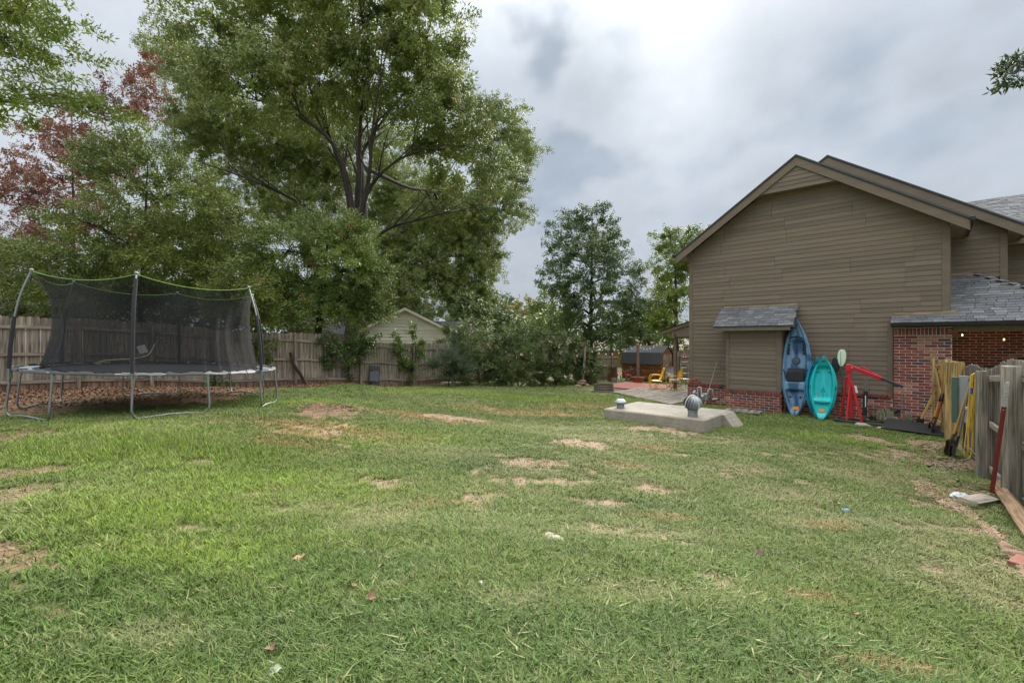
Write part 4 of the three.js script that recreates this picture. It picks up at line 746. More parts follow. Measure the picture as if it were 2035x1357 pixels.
// ------------------------------------------------------------------ red engine hoist
{
  const t = thing('engine_hoist', 'red folding engine hoist with black jack and boom by the wall', 'hoist', H(-1.42, .02, 15.30), HRY), red = M.red;
  part('mast', bar([.0, .08, 0], [-.06, 1.46, 0], .085, .085), red, t);
  part('mast_brace', bar([-.26, .08, -.18], [-.12, 1.22, -.02], .05, .05), red, t);
  part('mast_brace', bar([.22, .05, .10], [.0, 1.10, .03], .06, .06), red, t);
  part('mast_brace', bar([-.10, .06, .2], [-.04, 1.0, .04], .04, .04), red, t);
  part('mast_head', bbox(.13, .20, .12, .012), red, t).position.set(-.07, 1.46, 0);
  part('label_plate', bbox(.05, .20, .004, .001), M.white, t).position.set(.10, .90, .088); t.children[t.children.length - 1].rotation.z = .18;
  const A = V3(-.10, 1.53, 0), B = V3(.68, 1.19, .05), dirB = B.clone().sub(A).normalize(), al = (d, up = 0) => A.clone().addScaledVector(dirB, d).add(V3(0, up, 0));
  part('boom', bar(al(0), al(.80), .10, .085), red, t);
  part('boom_truss', bar(al(.30, .07), al(.42, .10), .05, .04), red, t); part('boom_truss', bar(al(.40, .10), al(.78, .04), .022, .05), red, t);
  part('boom_extension', bar(al(.74), al(1.26), .065, .065), M.darkSteel, t);
  part('boom_lettering', bbox(.22, .05, .003, .001).rotateZ(Math.atan2(dirB.y, dirB.x)).translate(al(.20).x, al(.20).y + .005, .048), M.white, t);
  for (let i = 0; i < 4; i++) part('boom_hole_sticker', bbox(.07, .022, .003, .001).rotateZ(Math.atan2(dirB.y, dirB.x)).translate(al(.42 + i * .10).x, al(.42 + i * .10).y - .02, .055), M.white, t);
  part('jack_body', rod([.27, .18, .04], [.30, .86, .04], .052, .048, 16), M.black, t); part('jack_ram', rod([.30, .86, .04], [.31, 1.28, .04], .018, .018, 10), M.steel, t);
  part('jack_lettering', bbox(.02, .30, .003, .001), M.white, t).position.set(.30, .6, .094);
  part('jack_foot', bbox(.10, .08, .12, .01), M.darkSteel, t).position.set(.26, .16, .04);
  part('base_leg', bar([-.34, .05, .26], [1.30, .04, .55], .07, .06), M.darkSteel, t); part('base_leg', bar([-.30, .05, -.1], [1.0, .05, -.05], .07, .06), M.darkSteel, t); part('base_bar', bar([-.36, .06, .3], [-.30, .06, -.2], .07, .07), M.darkSteel, t);
  const tipP = al(1.24), links = []; for (let i = 0; i < 13; i++) { const l = new THREE.TorusGeometry(.024, .007, 5, 10).scale(.7, 1.15, 1); if (i % 2) l.rotateY(Math.PI / 2); l.translate(tipP.x, tipP.y - .06 - i * .045, tipP.z); links.push(l); }
  part('chain', merge(links), M.galv, t);
  part('hook', tube([[tipP.x, tipP.y - .64, tipP.z], [tipP.x + .03, tipP.y - .70, tipP.z], [tipP.x + .03, tipP.y - .77, tipP.z], [tipP.x - .02, tipP.y - .80, tipP.z], [tipP.x - .045, tipP.y - .76, tipP.z]], .013, 7, false, 20), M.red, t);
}
// black plastic sheet, camouflage bag, stone, pot and pipe beside the hoist
{
  const t = thing('plastic_liner', 'bent black plastic truck liner lying on the grass under the hoist chain', 'liner', H(-.12, .02, 14.9), HRY - .25), pos = [], idx = [], n = 18, m = 12;
  for (let i = 0; i <= n; i++) for (let j = 0; j <= m; j++) { const u = i / n, v = j / m, x = (u - .5) * 1.15, z = (v - .5) * .85, y = .02 + .20 * Math.pow(Math.sin(Math.PI * clamp(v * .9 + .08)), 1.3) * (1 - .35 * u) * (.75 + .5 * vnoise(u * 4, v * 4, 12)) + .06 * Math.sin(u * 5) * v - .06 * sstep(.85, 1, v) + .012 * Math.sin(u * 60); pos.push(x, Math.max(.012, y), z); if (i < n && j < m) { const a = i * (m + 1) + j; idx.push(a, a + 1, a + m + 2, a, a + m + 2, a + m + 1); } }
  const g = new THREE.BufferGeometry(); g.setAttribute('position', new THREE.Float32BufferAttribute(pos, 3)); g.setIndex(idx); g.computeVertexNormals(); part('sheet', g, mat([.016, .016, .018], .75), t);
  part('lip', tube([[-.56, .03, .43], [-.1, .035, .44], [.3, .03, .43], [.58, .03, .42]], .018, 6), M.black, t);
}
function lump(rx, ry, rz, seed, amp = .25, det = 4) { const g = mergeVertices(new THREE.IcosahedronGeometry(1, det).deleteAttribute('uv').deleteAttribute('normal')), p = g.attributes.position; for (let i = 0; i < p.count; i++) { const x = p.getX(i), y = p.getY(i), z = p.getZ(i), n = 1 + amp * (fbm(x * 1.7 + seed, y * 1.7 + z * 1.3, 4, seed) - .5) * 2; p.setXYZ(i, x * n * rx, y * n * ry, z * n * rz); } g.computeVertexNormals(); return g; }
{
  const camo = tex(512, 512, (u, v) => { const a = fbm(u * 6, v * 6, 3, 401, 6), b = fbm(u * 9, v * 9, 3, 402, 9); return a > .55 ? [.10, .085, .05] : b > .55 ? [.055, .07, .035] : b < .42 ? [.02, .022, .018] : [.15, .13, .085]; }, 1);
  const t = thing('camouflage_bag', 'crumpled camouflage bag lying between the hoist and the brick wall', 'bag', H(-.60, .16, 15.6), HRY);
  const g = lump(.50, .25, .26, 7, .55, 5); const uv = new Float32Array(g.attributes.position.count * 2); for (let i = 0; i < uv.length / 2; i++) { uv[i * 2] = g.attributes.position.getX(i); uv[i * 2 + 1] = g.attributes.position.getY(i) + g.attributes.position.getZ(i); } g.setAttribute('uv', new THREE.BufferAttribute(uv, 2));
  part('bag_body', g, mat([1, 1, 1], .95, { map: camo }), t); part('strap', tube([[.05, .2, .12], [.12, .26, .05], [.15, .24, -.05], [.18, .08, -.2]], .02, 6), mat([.02, .03, .025], .9), t);
  const st = thing('loose_stone', 'pale flat stone at the edge of the grass below the hoist', 'stone', H(-1.15, .03, 14.8), HRY); part('stone_body', lump(.17, .07, .11, 3, .3, 3), mat([.42, .36, .29], .95, { map: TX.fine }), st); 
  const s2 = thing('loose_stone', 'small tan stone next to the hoist leg', 'stone', H(-.75, .02, 14.7), HRY); part('stone_body', lump(.10, .04, .08, 13, .3, 3), mat([.40, .30, .22], .95), s2);
  const pot = thing('green_pot', 'upturned pale green pot between the black liner and the digging tools', 'pot', H(.34, .02, 15.15), HRY + .3); part('pot_body', lathe([[.16, 0], [.155, .02], [.13, .17], [.09, .24], [0, .26]], 22), mat([.20, .33, .22], .6), pot); part('pot_rim', lathe([[.16, 0], [.175, .005], [.175, .03], [.16, .035]], 22), mat([.18, .31, .2], .6), pot);
  const pp = thing('white_gutter_piece', 'short white downspout piece lying by the brick pier foot', 'pipe', H(.66, .05, 15.1), HRY + .5); part('pipe_body', bbox(.40, .07, .09, .012), mat([.62, .66, .70], .5), pp); pp.rotation.z = .12;
  const b2 = thing('broken_brick', 'broken tan brick lying beside the white downspout piece', 'brick', H(.60, .04, 14.85), HRY + .8); part('brick_body', jitter(bbox(.2, .08, .1, .008), .02, 4), mat([.46, .26, .12], .9), b2);
  const yl = thing('yellow_handle_scrap', 'short yellow tool handle lying against the camouflage bag', 'handle', H(-.98, .06, 15.5), HRY); part('handle_body', rod([0, .0, 0], [.14, .28, -.1], .022, .018, 8), M.yellow, yl);
}

// ------------------------------------------------------------------ gas meter, leaning pole and loose bricks by the left corner
{
  const t = thing('gas_meter', 'grey gas meter with looped pipes on the low brick wall', 'gas meter', H(-5.56, 0, 16.0), HRY), gm = mat([.30, .36, .37], .5, { metalness: .2, map: TX.fine }), pm = mat([.48, .50, .49], .5, { metalness: .2 });
  part('body', jitter(bbox(.24, .27, .17, .05), .004), gm, t).position.set(.02, .30, 0);
  part('dial', turned(new THREE.CylinderGeometry(.07, .075, .05, 18), Math.PI / 2), gm, t).position.set(-.02, .36, .10); part('dial_face', turned(new THREE.CylinderGeometry(.05, .05, .006, 18), Math.PI / 2), M.white, t).position.set(-.02, .36, .128);
  part('inlet_pipe', tube([[-.10, .40, 0], [-.10, .52, 0], [-.12, .60, 0], [-.18, .62, 0], [-.22, .57, 0], [-.22, .40, 0], [-.22, -.04, 0]], .024, 8, false, 40), pm, t);
  part('outlet_pipe', tube([[.12, .40, 0], [.12, .52, 0], [.18, .58, -.02], [.24, .56, -.06], [.25, .44, -.10], [.26, .2, -.2]], .024, 8, false, 30), pm, t);
  part('regulator', lathe([[0, -.04], [.085, -.03], [.095, 0], [.085, .03], [.03, .05], [0, .09]], 18).rotateZ(1.3), pm, t).position.set(-.33, .41, .0); part('regulator_pipe', rod([-.30, .40, 0], [-.2, .40, 0], .02), pm, t);
  part('outlet_cap', rod([.26, .24, -.03], [.42, .27, -.03], .028, .028), pm, t);
  const p = thing('leaning_pole', 'thin pale wooden pole leaning on the wall behind the gas meter', 'pole', H(-5.50, .05, 15.85), HRY); part('pole_body', rod([0, 0, 0], [.27, 1.46, -.44], .013, .011, 8), wood([.56, .44, .36]), p);
  [['loose red brick lying at the far corner on the low wall', -6.12, .76, .2], ['loose red brick lying on the low wall next to the corner brick', -5.93, .76, -.1], ['topmost loose red brick stacked on the low wall corner', -6.05, .835, .05]].forEach(([l, s, y, a]) => { const b = thing('loose_brick', l, 'brick', H(s, y, 16.34), HRY + a, 'loose bricks on the low wall'); part('brick_body', jitter(bbox(.2, .07, .09, .005), .006), M.brick[2], b); });
  const pal = thing('board_pallet', 'small weathered wooden pallet lying on the grass below the chimney box', 'pallet', H(-4.0, .06, 14.75), HRY + .12);
  for (let i = 0; i < 6; i++) { const m = part('slat', jitter(bbox(.15, .024, .72, .004, i), .006, i), M.greyFence[i % 4], pal); m.position.set(-.42 + i * .165, .06, (R() - .5) * .08); m.rotation.y = (R() - .5) * .05; }
  for (const z of [-.28, .28]) part('runner', bbox(1.0, .06, .05, .004), M.greyPost, pal).position.set(0, .012, z);
}

// ------------------------------------------------------------------ digging tools and odds and ends by the right fence
function longTool(name, label, cat, lo, hi, o) {              // handle from lo (head end) to hi (grip end)
  const t = thing(name, label, cat, [lo.x, lo.y, lo.z], 0, o.group), d = hi.clone().sub(lo), L = d.length(), q = new THREE.Quaternion().setFromUnitVectors(V3(0, 1, 0), d.clone().normalize()), spin = new THREE.Quaternion().setFromAxisAngle(V3(0, 1, 0), o.spin ?? .3), Q = q.multiply(spin);
  const add = (n, g, m) => { g.applyQuaternion(Q); return part(n, g, m, t); };
  const hl = o.head ?? .28;
  add('handle', rod([0, hl * .7, 0], [0, L, 0], .018, .016, 10), o.handle);
  if (o.grip) add('grip', rod([0, L - .20, 0], [0, L + .01, 0], .021, .02, 10), o.grip);
  if (o.band) add('band', rod([0, L * .55, 0], [0, L * .68, 0], .02, .02, 10), o.band);
  if (o.kind === 'shovel' || o.kind === 'spade') {
    const W = o.kind === 'spade' ? .085 : .115, pos = [], idx = [], n = 10, m = 8;
    for (let i = 0; i <= n; i++) for (let j = 0; j <= m; j++) { const v = i / n, u = j / m * 2 - 1, w = W * (o.kind === 'spade' ? 1 : v < .25 ? Math.pow(v / .25, .55) : 1), y = v * hl; pos.push(u * w, y, .045 * (u * u - 1) * .8 * sstep(0, .3, v) - .02 * v); if (i < n && j < m) { const a = i * (m + 1) + j; idx.push(a, a + 1, a + m + 2, a, a + m + 2, a + m + 1); } }
    const g = new THREE.BufferGeometry(); g.setAttribute('position', new THREE.Float32BufferAttribute(pos, 3)); g.setIndex(idx); g.computeVertexNormals(); add('blade', g, o.metal ?? M.darkSteel);
    add('socket', rod([0, hl * .82, -.02], [0, hl + .16, 0], .024, .021, 10), o.metal ?? M.darkSteel);
  } else if (o.kind === 'digger') {
    for (const s of [-1, 1]) { const g = new THREE.CylinderGeometry(.075, .06, hl, 12, 1, true, s > 0 ? .3 : Math.PI + .3, 2.2); g.translate(0, hl / 2, 0); add('jaw', g, M.darkSteel); }
    add('second_handle', rod([.03, hl * .7, 0], [.16, L * .97, .02], .018, .016, 10), o.handle); add('second_grip', rod([.142, L * .84, .018], [.162, L * .98, .02], .021, .02, 10), o.grip ?? M.black); add('pivot', bbox(.12, .05, .05, .006).translate(.02, hl * .95, 0), M.darkSteel);
  } else if (o.kind === 'rake') {
    add('head_bar', bbox(.38, .02, .02, .004), M.darkSteel); for (let i = 0; i < 10; i++) add('tooth', rod([-.18 + i * .04, 0, 0], [-.18 + i * .04, -.02, .07], .005, .003, 5), M.darkSteel);
  }
  return t;
}
const yel = mat([.70, .42, .04], .45), yel2 = mat([.62, .40, .10], .6), ash = wood([.52, .36, .2]), rustM = mat([.14, .085, .06], .7, { metalness: .3 }), gripM = mat([.016, .014, .018], .7);
const gpt = (px, py, up = 0) => { const [x, z] = gp(px, py); return onG(x, z, up); };
const DT = 'digging tools by the gate';
longTool('post_hole_digger', 'double yellow handled post hole digger standing against the brick pier', 'digger', gpt(1823, 849, .0), at(1880, 747, 10.9), { kind: 'digger', handle: yel2, grip: gripM, head: .26, spin: 1.2, group: DT });
longTool('yellow_spade', 'yellow handled spade leaning at the pine gate next to the red handled tool', 'spade', gpt(1848, 861), at(1884, 744, 10.55), { kind: 'spade', handle: yel, grip: gripM, band: gripM, head: .26, group: DT });
longTool('red_spade', 'red handled spade among the yellow tools at the pine gate', 'spade', gpt(1853, 864), at(1888.5, 742, 10.45), { kind: 'spade', handle: mat([.45, .03, .04], .5), band: gripM, head: .28, spin: .7, group: DT });
longTool('yellow_rake', 'yellow handled rake leaning closest to the pine gate boards', 'rake', gpt(1868, 856, .05), at(1892, 748, 10.5), { kind: 'rake', handle: yel, band: gripM, group: DT });
longTool('wooden_shovel', 'rusty shovel with tan handle leaning on the grey fence', 'shovel', gpt(1884, 906, .01), at(1929, 762, 8.35), { kind: 'shovel', handle: mat([.60, .38, .10], .6), metal: rustM, head: .32, spin: .2, group: 'shovels at the grey fence' });
longTool('grey_shovel', 'grey handled shovel with dark blade leaning on the grey fence', 'shovel', gpt(1897, 911, .01), at(1931, 757, 8.05), { kind: 'shovel', handle: mat([.30, .32, .33], .5, { metalness: .3 }), metal: M.darkSteel, head: .34, spin: .9, group: 'shovels at the grey fence' });
longTool('black_scoop', 'short dark scoop shovel with yellow shaft behind the grey handled one', 'shovel', gpt(1889, 909, .01), at(1918, 800, 8.6), { kind: 'spade', handle: yel2, metal: M.darkSteel, head: .34, spin: .5, group: 'shovels at the grey fence' });
{ // coiled extension cord hung from the fence rail
  const t = thing('extension_cord', 'yellow extension cord hanging in loops from the grey fence', 'cord', [0, 0, 0]), r = rng(19);
  for (let k = 0; k < 7; k++) { const z = 7.85 - r() * .12, px = 1934 + r() * 6, b = 800 + r() * 110, q = [at(px - 5, 752, z), at(px - 3, 742 + r() * 4, z), at(px + 2, 742 + r() * 4, z), at(px + 4, 756, z), at(px + 2 - r() * 6, (752 + b) / 2, z - .05), at(px - 2 - r() * 14, b, z - .1), at(px - 8 - r() * 12, b - 6, z - .1), at(px - 6 - r() * 5, (752 + b) / 2, z - .04)]; part('loop', tube(q, .007, 5, true, 60), mat([.62, .40, .05], .5), t); }
  const lp = part('plug_band', bbox(.03, .10, .03, .006), mat([.03, .10, .42], .5), t); lp.position.copy(at(1932, 776, 7.72)); const w2 = part('plug', bbox(.03, .05, .02, .006), M.white, t); w2.position.copy(at(1922, 811, 7.78));
  const g = thing('folded_grey_panel', 'folded grey and green plastic panel standing between pine gate and grey fence', 'panel', at(1918, 838, 8.9), RRY + 1.2);
  part('panel_sheet', bbox(.16, .92, .03, .012), mat([.33, .35, .35], .5), g).position.set(0, .44, 0); part('panel_sheet', bbox(.10, .90, .04, .012), mat([.07, .13, .11], .5), g).position.set(.13, .42, -.03); part('frame_hoop', tube([[-.10, .1, .03], [-.14, .3, .05], [-.05, .5, .05]], .016, 6), M.black, g); part('frame_leg', rod([0, 0, 0], [0, -.55, -.05], .016), M.darkSteel, g); part('frame_leg', rod([.1, 0, -.03], [.12, -.55, -.08], .016), M.darkSteel, g);
}
{ // studded steel post leaning on the fence post
  const lo = gpt(1972, 992, .08), hi = at(2003.5, 760, 5.78), t = thing('steel_t_post', 'red steel fence stake with white tip leaning on the chunky grey post', 'stake', [lo.x, lo.y, lo.z]);
  const d = hi.clone().sub(lo), L = d.length(), q = new THREE.Quaternion().setFromUnitVectors(V3(0, 1, 0), d.clone().normalize()).multiply(new THREE.Quaternion().setFromAxisAngle(V3(0, 1, 0), 2.2)), add = (n, g, m) => { g.applyQuaternion(q); return part(n, g, m, t); };
  const rd = mat([.24, .03, .025], .6, { map: TX.fine }), wt = mat([.55, .54, .52], .6, { map: TX.fine });
  for (const [a, b, m, nm] of [[0, L * .79, rd, 'red_shaft'], [L * .79, L, wt, 'white_tip']]) { const f1 = bbox(.046, b - a, .007, .001).translate(0, (a + b) / 2, 0), f2 = bbox(.007, b - a, .042, .001).translate(0, (a + b) / 2, .022); add(nm, merge([f1, f2]), m); }
  for (let i = 0; i < 28; i++) add('stud', bbox(.012, .014, .012, .003).translate(0, .12 + i * (L - .2) / 28, -.008), i > 21 ? wt : rd);
}
{ // lumber, bag, rubble
  const b = thing('lumber_block', 'split weathered lumber block lying at the foot of the red stake', 'block', gpt(1948, 1003, .055), .35); part('block_body', jitter(bbox(.50, .075, .20, .008, 3), .012, 2), wood([.50, .44, .36]), b); b.rotation.x = .12; b.rotation.z = -.06;
  const tb = thing('landscape_timber', 'brown landscape timber lying along the foot of the grey fence', 'timber', [0, 0, 0]), A = gpt(1985, 975, .08), B = gpt(2090, 1125, .07); part('timber_body', bar(A, B, .13, .12), wood([.34, .22, .125]), tb);
  const bg = thing('plastic_bag', 'torn white plastic bag beside the lumber block', 'bag', gpt(1909, 990, .03), .4); part('bag_sheet', jitter(lump(.15, .035, .07, 21, .8, 3), .02, 3), mat([.60, .63, .65], .35), bg);
  const bw = thing('candy_wrapper', 'small bright blue wrapper lying in the grass', 'wrapper', gpt(1683, 1017, .02), .3); part('wrapper_sheet', jitter(lump(.055, .012, .03, 5, .8, 3), .01, 3), mat([.10, .28, .60], .3), bw);
  [[2006, 1092, .10, 5, [.38, .24, .18], 'pinkish rubble stone closest to the timber end'], [2022, 1108, .12, 6, [.30, .18, .135], 'reddish rubble stone between the timber and the flat brick'], [1985, 1055, .09, 7, [.36, .30, .25], 'grey brown rubble stone among the wood chips']].forEach(([px, py, s, k, c, l]) => { const t = thing('rubble_stone', l, 'stone', gpt(px, py, .02), k, 'rubble by the fence'); part('stone_body', jitter(lump(s * .7, s * .3, s * .5, k, .9, 2), .02, k), mat(c, .95, { map: TX.fine }), t); });
  const fb = thing('flat_brick', 'flat reddish brick half sunk in the grass by the fence', 'brick', gpt(2030, 1122, .02), .5); part('brick_body', jitter(bbox(.24, .05, .11, .006), .008), mat([.32, .14, .105], .9, { map: TX.brick }), fb);
  [[1105, 1074, .085, 31, [.46, .41, .33], 'pale crumbly rock in the lawn centre'], [1092, 1064, .06, 32, [.42, .37, .29], 'small flat pale rock beside the crumbly one'], [815, 1077, .055, 33, [.45, .40, .32], 'pale rock in the grass left of the crumbly one'], [1330, 1085, .035, 34, [.42, .32, .24], 'tiny brown stone in the lawn right of centre'], [690, 1010, .03, 35, [.5, .42, .34], 'tiny tan stone in the lime green grass']].forEach(([px, py, s, k, c, l]) => { const t = thing('field_stone', l, 'stone', gpt(px, py, .004), k, 'stones in the lawn'); part('stone_body', lump(s, s * .35, s * .6, k, .5, 3), mat(c, .95, { map: TX.fine }), t); });
}
{ // dry branch on the lawn by the fence
  const t = thing('fallen_branch', 'bare forked grey branch lying on the lawn by the grey fence', 'branch', [0, 0, 0]), g = (px, py, u = .04) => gpt(px, py, u), bm = mat([.34, .29, .24], .9, { map: TX.wood });
  for (const [pts, r] of [[[[1930, 918], [1900, 917], [1872, 919], [1858, 922], [1846, 931]], .016], [[[1858, 921], [1876, 938], [1893, 950], [1906, 963]], .013], [[[1898, 917], [1893, 928], [1884, 933]], .012], [[[1872, 920], [1886, 936], [1900, 946]], .009], [[[1925, 921], [1936, 930], [1942, 938]], .009], [[[1862, 926], [1856, 940], [1860, 948]], .007]]) part('twig', tube(pts.map(([a, b], i) => g(a, b, .03 + .03 * Math.sin(i * 2 + a))), r, 6), bm, t);
}
// fallen leaves: a curled five lobed leaf
function leafGeo(seed, curl = .25) { const r = rng(seed), pos = [0, .012, 0], n = 20; for (let i = 0; i <= n; i++) { const a = i / n * Math.PI * 2, lobe = .62 + .38 * Math.pow(Math.abs(Math.cos(a * 2.5)), 1.2), R0 = .06 * lobe * (.85 + .3 * r()); pos.push(Math.cos(a) * R0 * 1.25, .012 + curl * R0 * (.5 + .5 * Math.sin(a * 2 + seed)), Math.sin(a) * R0); } const idx = []; for (let i = 1; i <= n; i++) idx.push(0, i, i + 1); const g = new THREE.BufferGeometry(); g.setAttribute('position', new THREE.Float32BufferAttribute(pos, 3)); g.setIndex(idx); g.computeVertexNormals(); return g; }
[[597, 1118, 1.15, [.42, .24, .14], 'large curled tan leaf on the bright grass left of centre'], [737, 1197, 1.0, [.20, .11, .07], 'dark brown leaf standing on edge in the foreground grass'], [697, 1172, .8, [.24, .12, .08], 'narrow reddish brown leaf in the foreground grass'], [757, 1135, .7, [.24, .13, .09], 'small brown leaf between the two foreground leaves'], [383, 1061, .7, [.38, .25, .17], 'small tan leaf on the lime green lawn'], [1510, 1104, .9, [.14, .085, .07], 'dark dry leaf on the right of the lawn'], [1320, 1079, .8, [.40, .28, .19], 'pale leaf near the tiny brown stone'], [1663, 1006, .9, [.45, .33, .20], 'tan leaf just above the blue wrapper'], [1111, 1180, .6, [.40, .24, .18], 'little pinkish leaf in the middle foreground'], [540, 1300, .9, [.18, .10, .07], 'dark leaf low in the foreground grass'], [548, 1345, .7, [.36, .40, .28], 'pale whitish leaf at the bottom of the frame'], [955, 1168, .5, [.42, .40, .36], 'tiny pale leaf in the middle foreground grass'], [1700, 1230, .7, [.30, .18, .1], 'brown leaf low on the right of the lawn']].forEach(([px, py, s, c, l], k) => { const t = thing('fallen_leaf', l, 'leaf', gpt(px, py, .03), k * 1.3, 'fallen leaves on the lawn'); const m = part('leaf_blade', leafGeo(k + 2, .7), mat(c, .85), t); m.scale.setScalar(s * .56); m.rotation.set(.25 + (k % 3) * .2, 0, .2); });
{ // leaf litter under the trampoline and wood chips along the right fence
  const r = rng(909), L = [], gA = leafGeo(51, .8);
  for (let i = 0; i < 20000; i++) { const fa = -3 + r() * 14, fb = .08 + Math.pow(r(), 1.3) * 4.4, x = FO[0] + FDIR[0] * fa + FDIR[1] * fb, z = FO[1] + FDIR[1] * fa - FDIR[0] * fb; const l = lawnAt(x, z); if (l.litter < .35 || r() > .25 + .75 * sstep(3.6, .8, fb)) continue; const c = mix3([.20, .105, .065], [.36, .21, .13], r()); L.push({ p: onG(x, z, .005), ry: r() * 6.3, rx: (r() - .5) * .6, rz: (r() - .5) * .6, s: .30 + r() * .38, c: r() < .15 ? [.10, .055, .04] : c }); }
  scatter('leaf_litter', gA, mat([1, 1, 1], .9), L, null, { label: 'brown dead leaf litter along the wooden fence under the trampoline', category: 'leaves', kind: 'stuff' });
  const W = [], chip = jitter(bbox(.07, .012, .028, .004), .012, 4);
  for (let i = 0; i < 2200; i++) { const t = r(), o = (r() + r() - 1) * .45, px = mixn(1820, 2032, t), py = mixn(966, 1125, t * t * .6 + t * .4), [x, z] = gp(px, py); const X = x + o * .8, Z = z + o; if (fenceR(X, Z) > -.1) continue; W.push({ p: onG(X, Z, .012), ry: r() * 6.3, rx: (r() - .5) * .7, rz: (r() - .5) * .7, s: .5 + r() * .9, c: mix3([.40, .29, .20], [.26, .17, .115], r()) }); }
  for (let i = 0; i < 500; i++) { const t = r() * 5 - .5, o = -.1 - r() * .5, X = 6.49 + .615 * t + o * .788, Z = 5.9 + .788 * t - o * .615; W.push({ p: onG(X, Z, .01), ry: r() * 6.3, rx: (r() - .5) * .5, rz: (r() - .5) * .5, s: .5 + r() * .8, c: mix3([.38, .28, .2], [.24, .15, .1], r()) }); }
  scatter('wood_chips', chip, mat([1, 1, 1], .95), W, null, { label: 'strewn wood chips and bark along the grey fence', category: 'wood chips', kind: 'stuff' });
  const D = []; for (let i = 0; i < 700; i++) { const a = r() * 6.3, q = Math.sqrt(r()) * 1.0, X = MOUND[0] + Math.cos(a) * q * .9, Z = MOUND[1] + Math.sin(a) * q * .55; D.push({ p: onG(X, Z, .004), ry: r() * 6, s: .25 + r() * .5, rx: r(), c: mix3([.36, .22, .14], [.28, .17, .11], r()) }); }
  for (let i = 0; i < 60000 && D.length < 6500; i++) { const z = 3 + r() * 10, x = (r() * 2 - 1) * z * 1.15; if (fenceR(x, z) > -.1 || isBlocked(x, z)) continue; const l = lawnAt(x, z); if (l.bare < .35 || l.litter > .3) continue; D.push({ p: onG(x, z, .002), ry: r() * 6, s: .12 + r() * r() * .5, rx: r(), c: mix3([.33, .225, .155], [.21, .135, .09], r()) }); }
  scatter('soil_clods', lump(.035, .026, .03, 3, .4, 1), mat([1, 1, 1], .98), D, null, { label: 'loose reddish soil crumbs on the dug mound and bare lawn patches', category: 'soil', kind: 'stuff' });
}
{ // folded chair against the fence
  const f = faAt(737), x = FO[0] + FDIR[0] * f + FDIR[1] * .22, z = FO[1] + FDIR[1] * f - FDIR[0] * .22, t = thing('folding_chair', 'folded black metal folding chair leaning on the wooden fence', 'chair', onG(x, z, .0), LRY - .35), gm = mat([.055, .06, .07], .4, { metalness: .3 }), W = .23;
  t.rotation.x = -.14;
  part('backrest', jitter(bbox(.40, .20, .03, .012), .004), gm, t).position.set(0, .82, .02); part('seat', bbox(.40, .42, .035, .016), mat([.10, .115, .135], .4), t).position.set(0, .46, .02);
  for (const s of [-1, 1]) { part('leg', rod([s * W, 0, 0], [s * W * .93, .94, 0], .013), gm, t); part('leg', rod([s * (W - .03), .02, -.03], [s * (W - .03), .72, -.02], .012), gm, t); }
  part('crossbar', rod([-W, .10, 0], [W, .10, 0], .009), gm, t);
}

// ------------------------------------------------------------------ patio, deck and the things on it
{
  const dk = thing('timber_deck', 'low weathered grey timber deck boards beside the house corner', 'deck', H(-8, .0, 17.5), HRY), r = rng(55);
  for (let i = 0; i < 24; i++) { const s = -9.6 + i * .142, f = 16.95 - (s + 9.57) * .595 - .06 * r(), b = 19.3 + .1 * r(); let d = f; while (d < b - .1) { const L = Math.min(b - d, 1.2 + r() * 1.6), m = part('deck_board', bbox(.134, .03, L - .008, .004, r() * 9), M.greyFence[(r() * 4) | 0], dk); m.position.set(s + 8, .075 + (r() - .5) * .01, -(d + L / 2) + 17.5); d += L; } }
  for (const d of [0, 1.2]) part('joist', bbox(3.3, .08, .05, .004), M.greyPost, dk).position.set(.05, .02, -d);
  const slab = (name, label, s0, s1, d0, d1, y, m) => { const o = shade(new THREE.Mesh(bbox(s1 - s0, .12, d1 - d0, .008), m)); o.name = name; o.position.copy(H((s0 + s1) / 2, y - .06, (d0 + d1) / 2)); o.rotation.y = HRY; o.userData = { label, category: 'paving', kind: 'structure' }; scene.add(o); };
  slab('brick_paving', 'red brick paving beyond the timber deck', -11.6, -8.6, 18.8, 21.8, .075, mat([.34, .12, .10], .9, { map: TX.brick }));
  slab('patio_slab', 'pale concrete patio slab under the patio cover', -8.55, -6.0, 19.35, 24, .07, M.conc);
  blocked.push([-11.6, -6, 17, 24]);
}
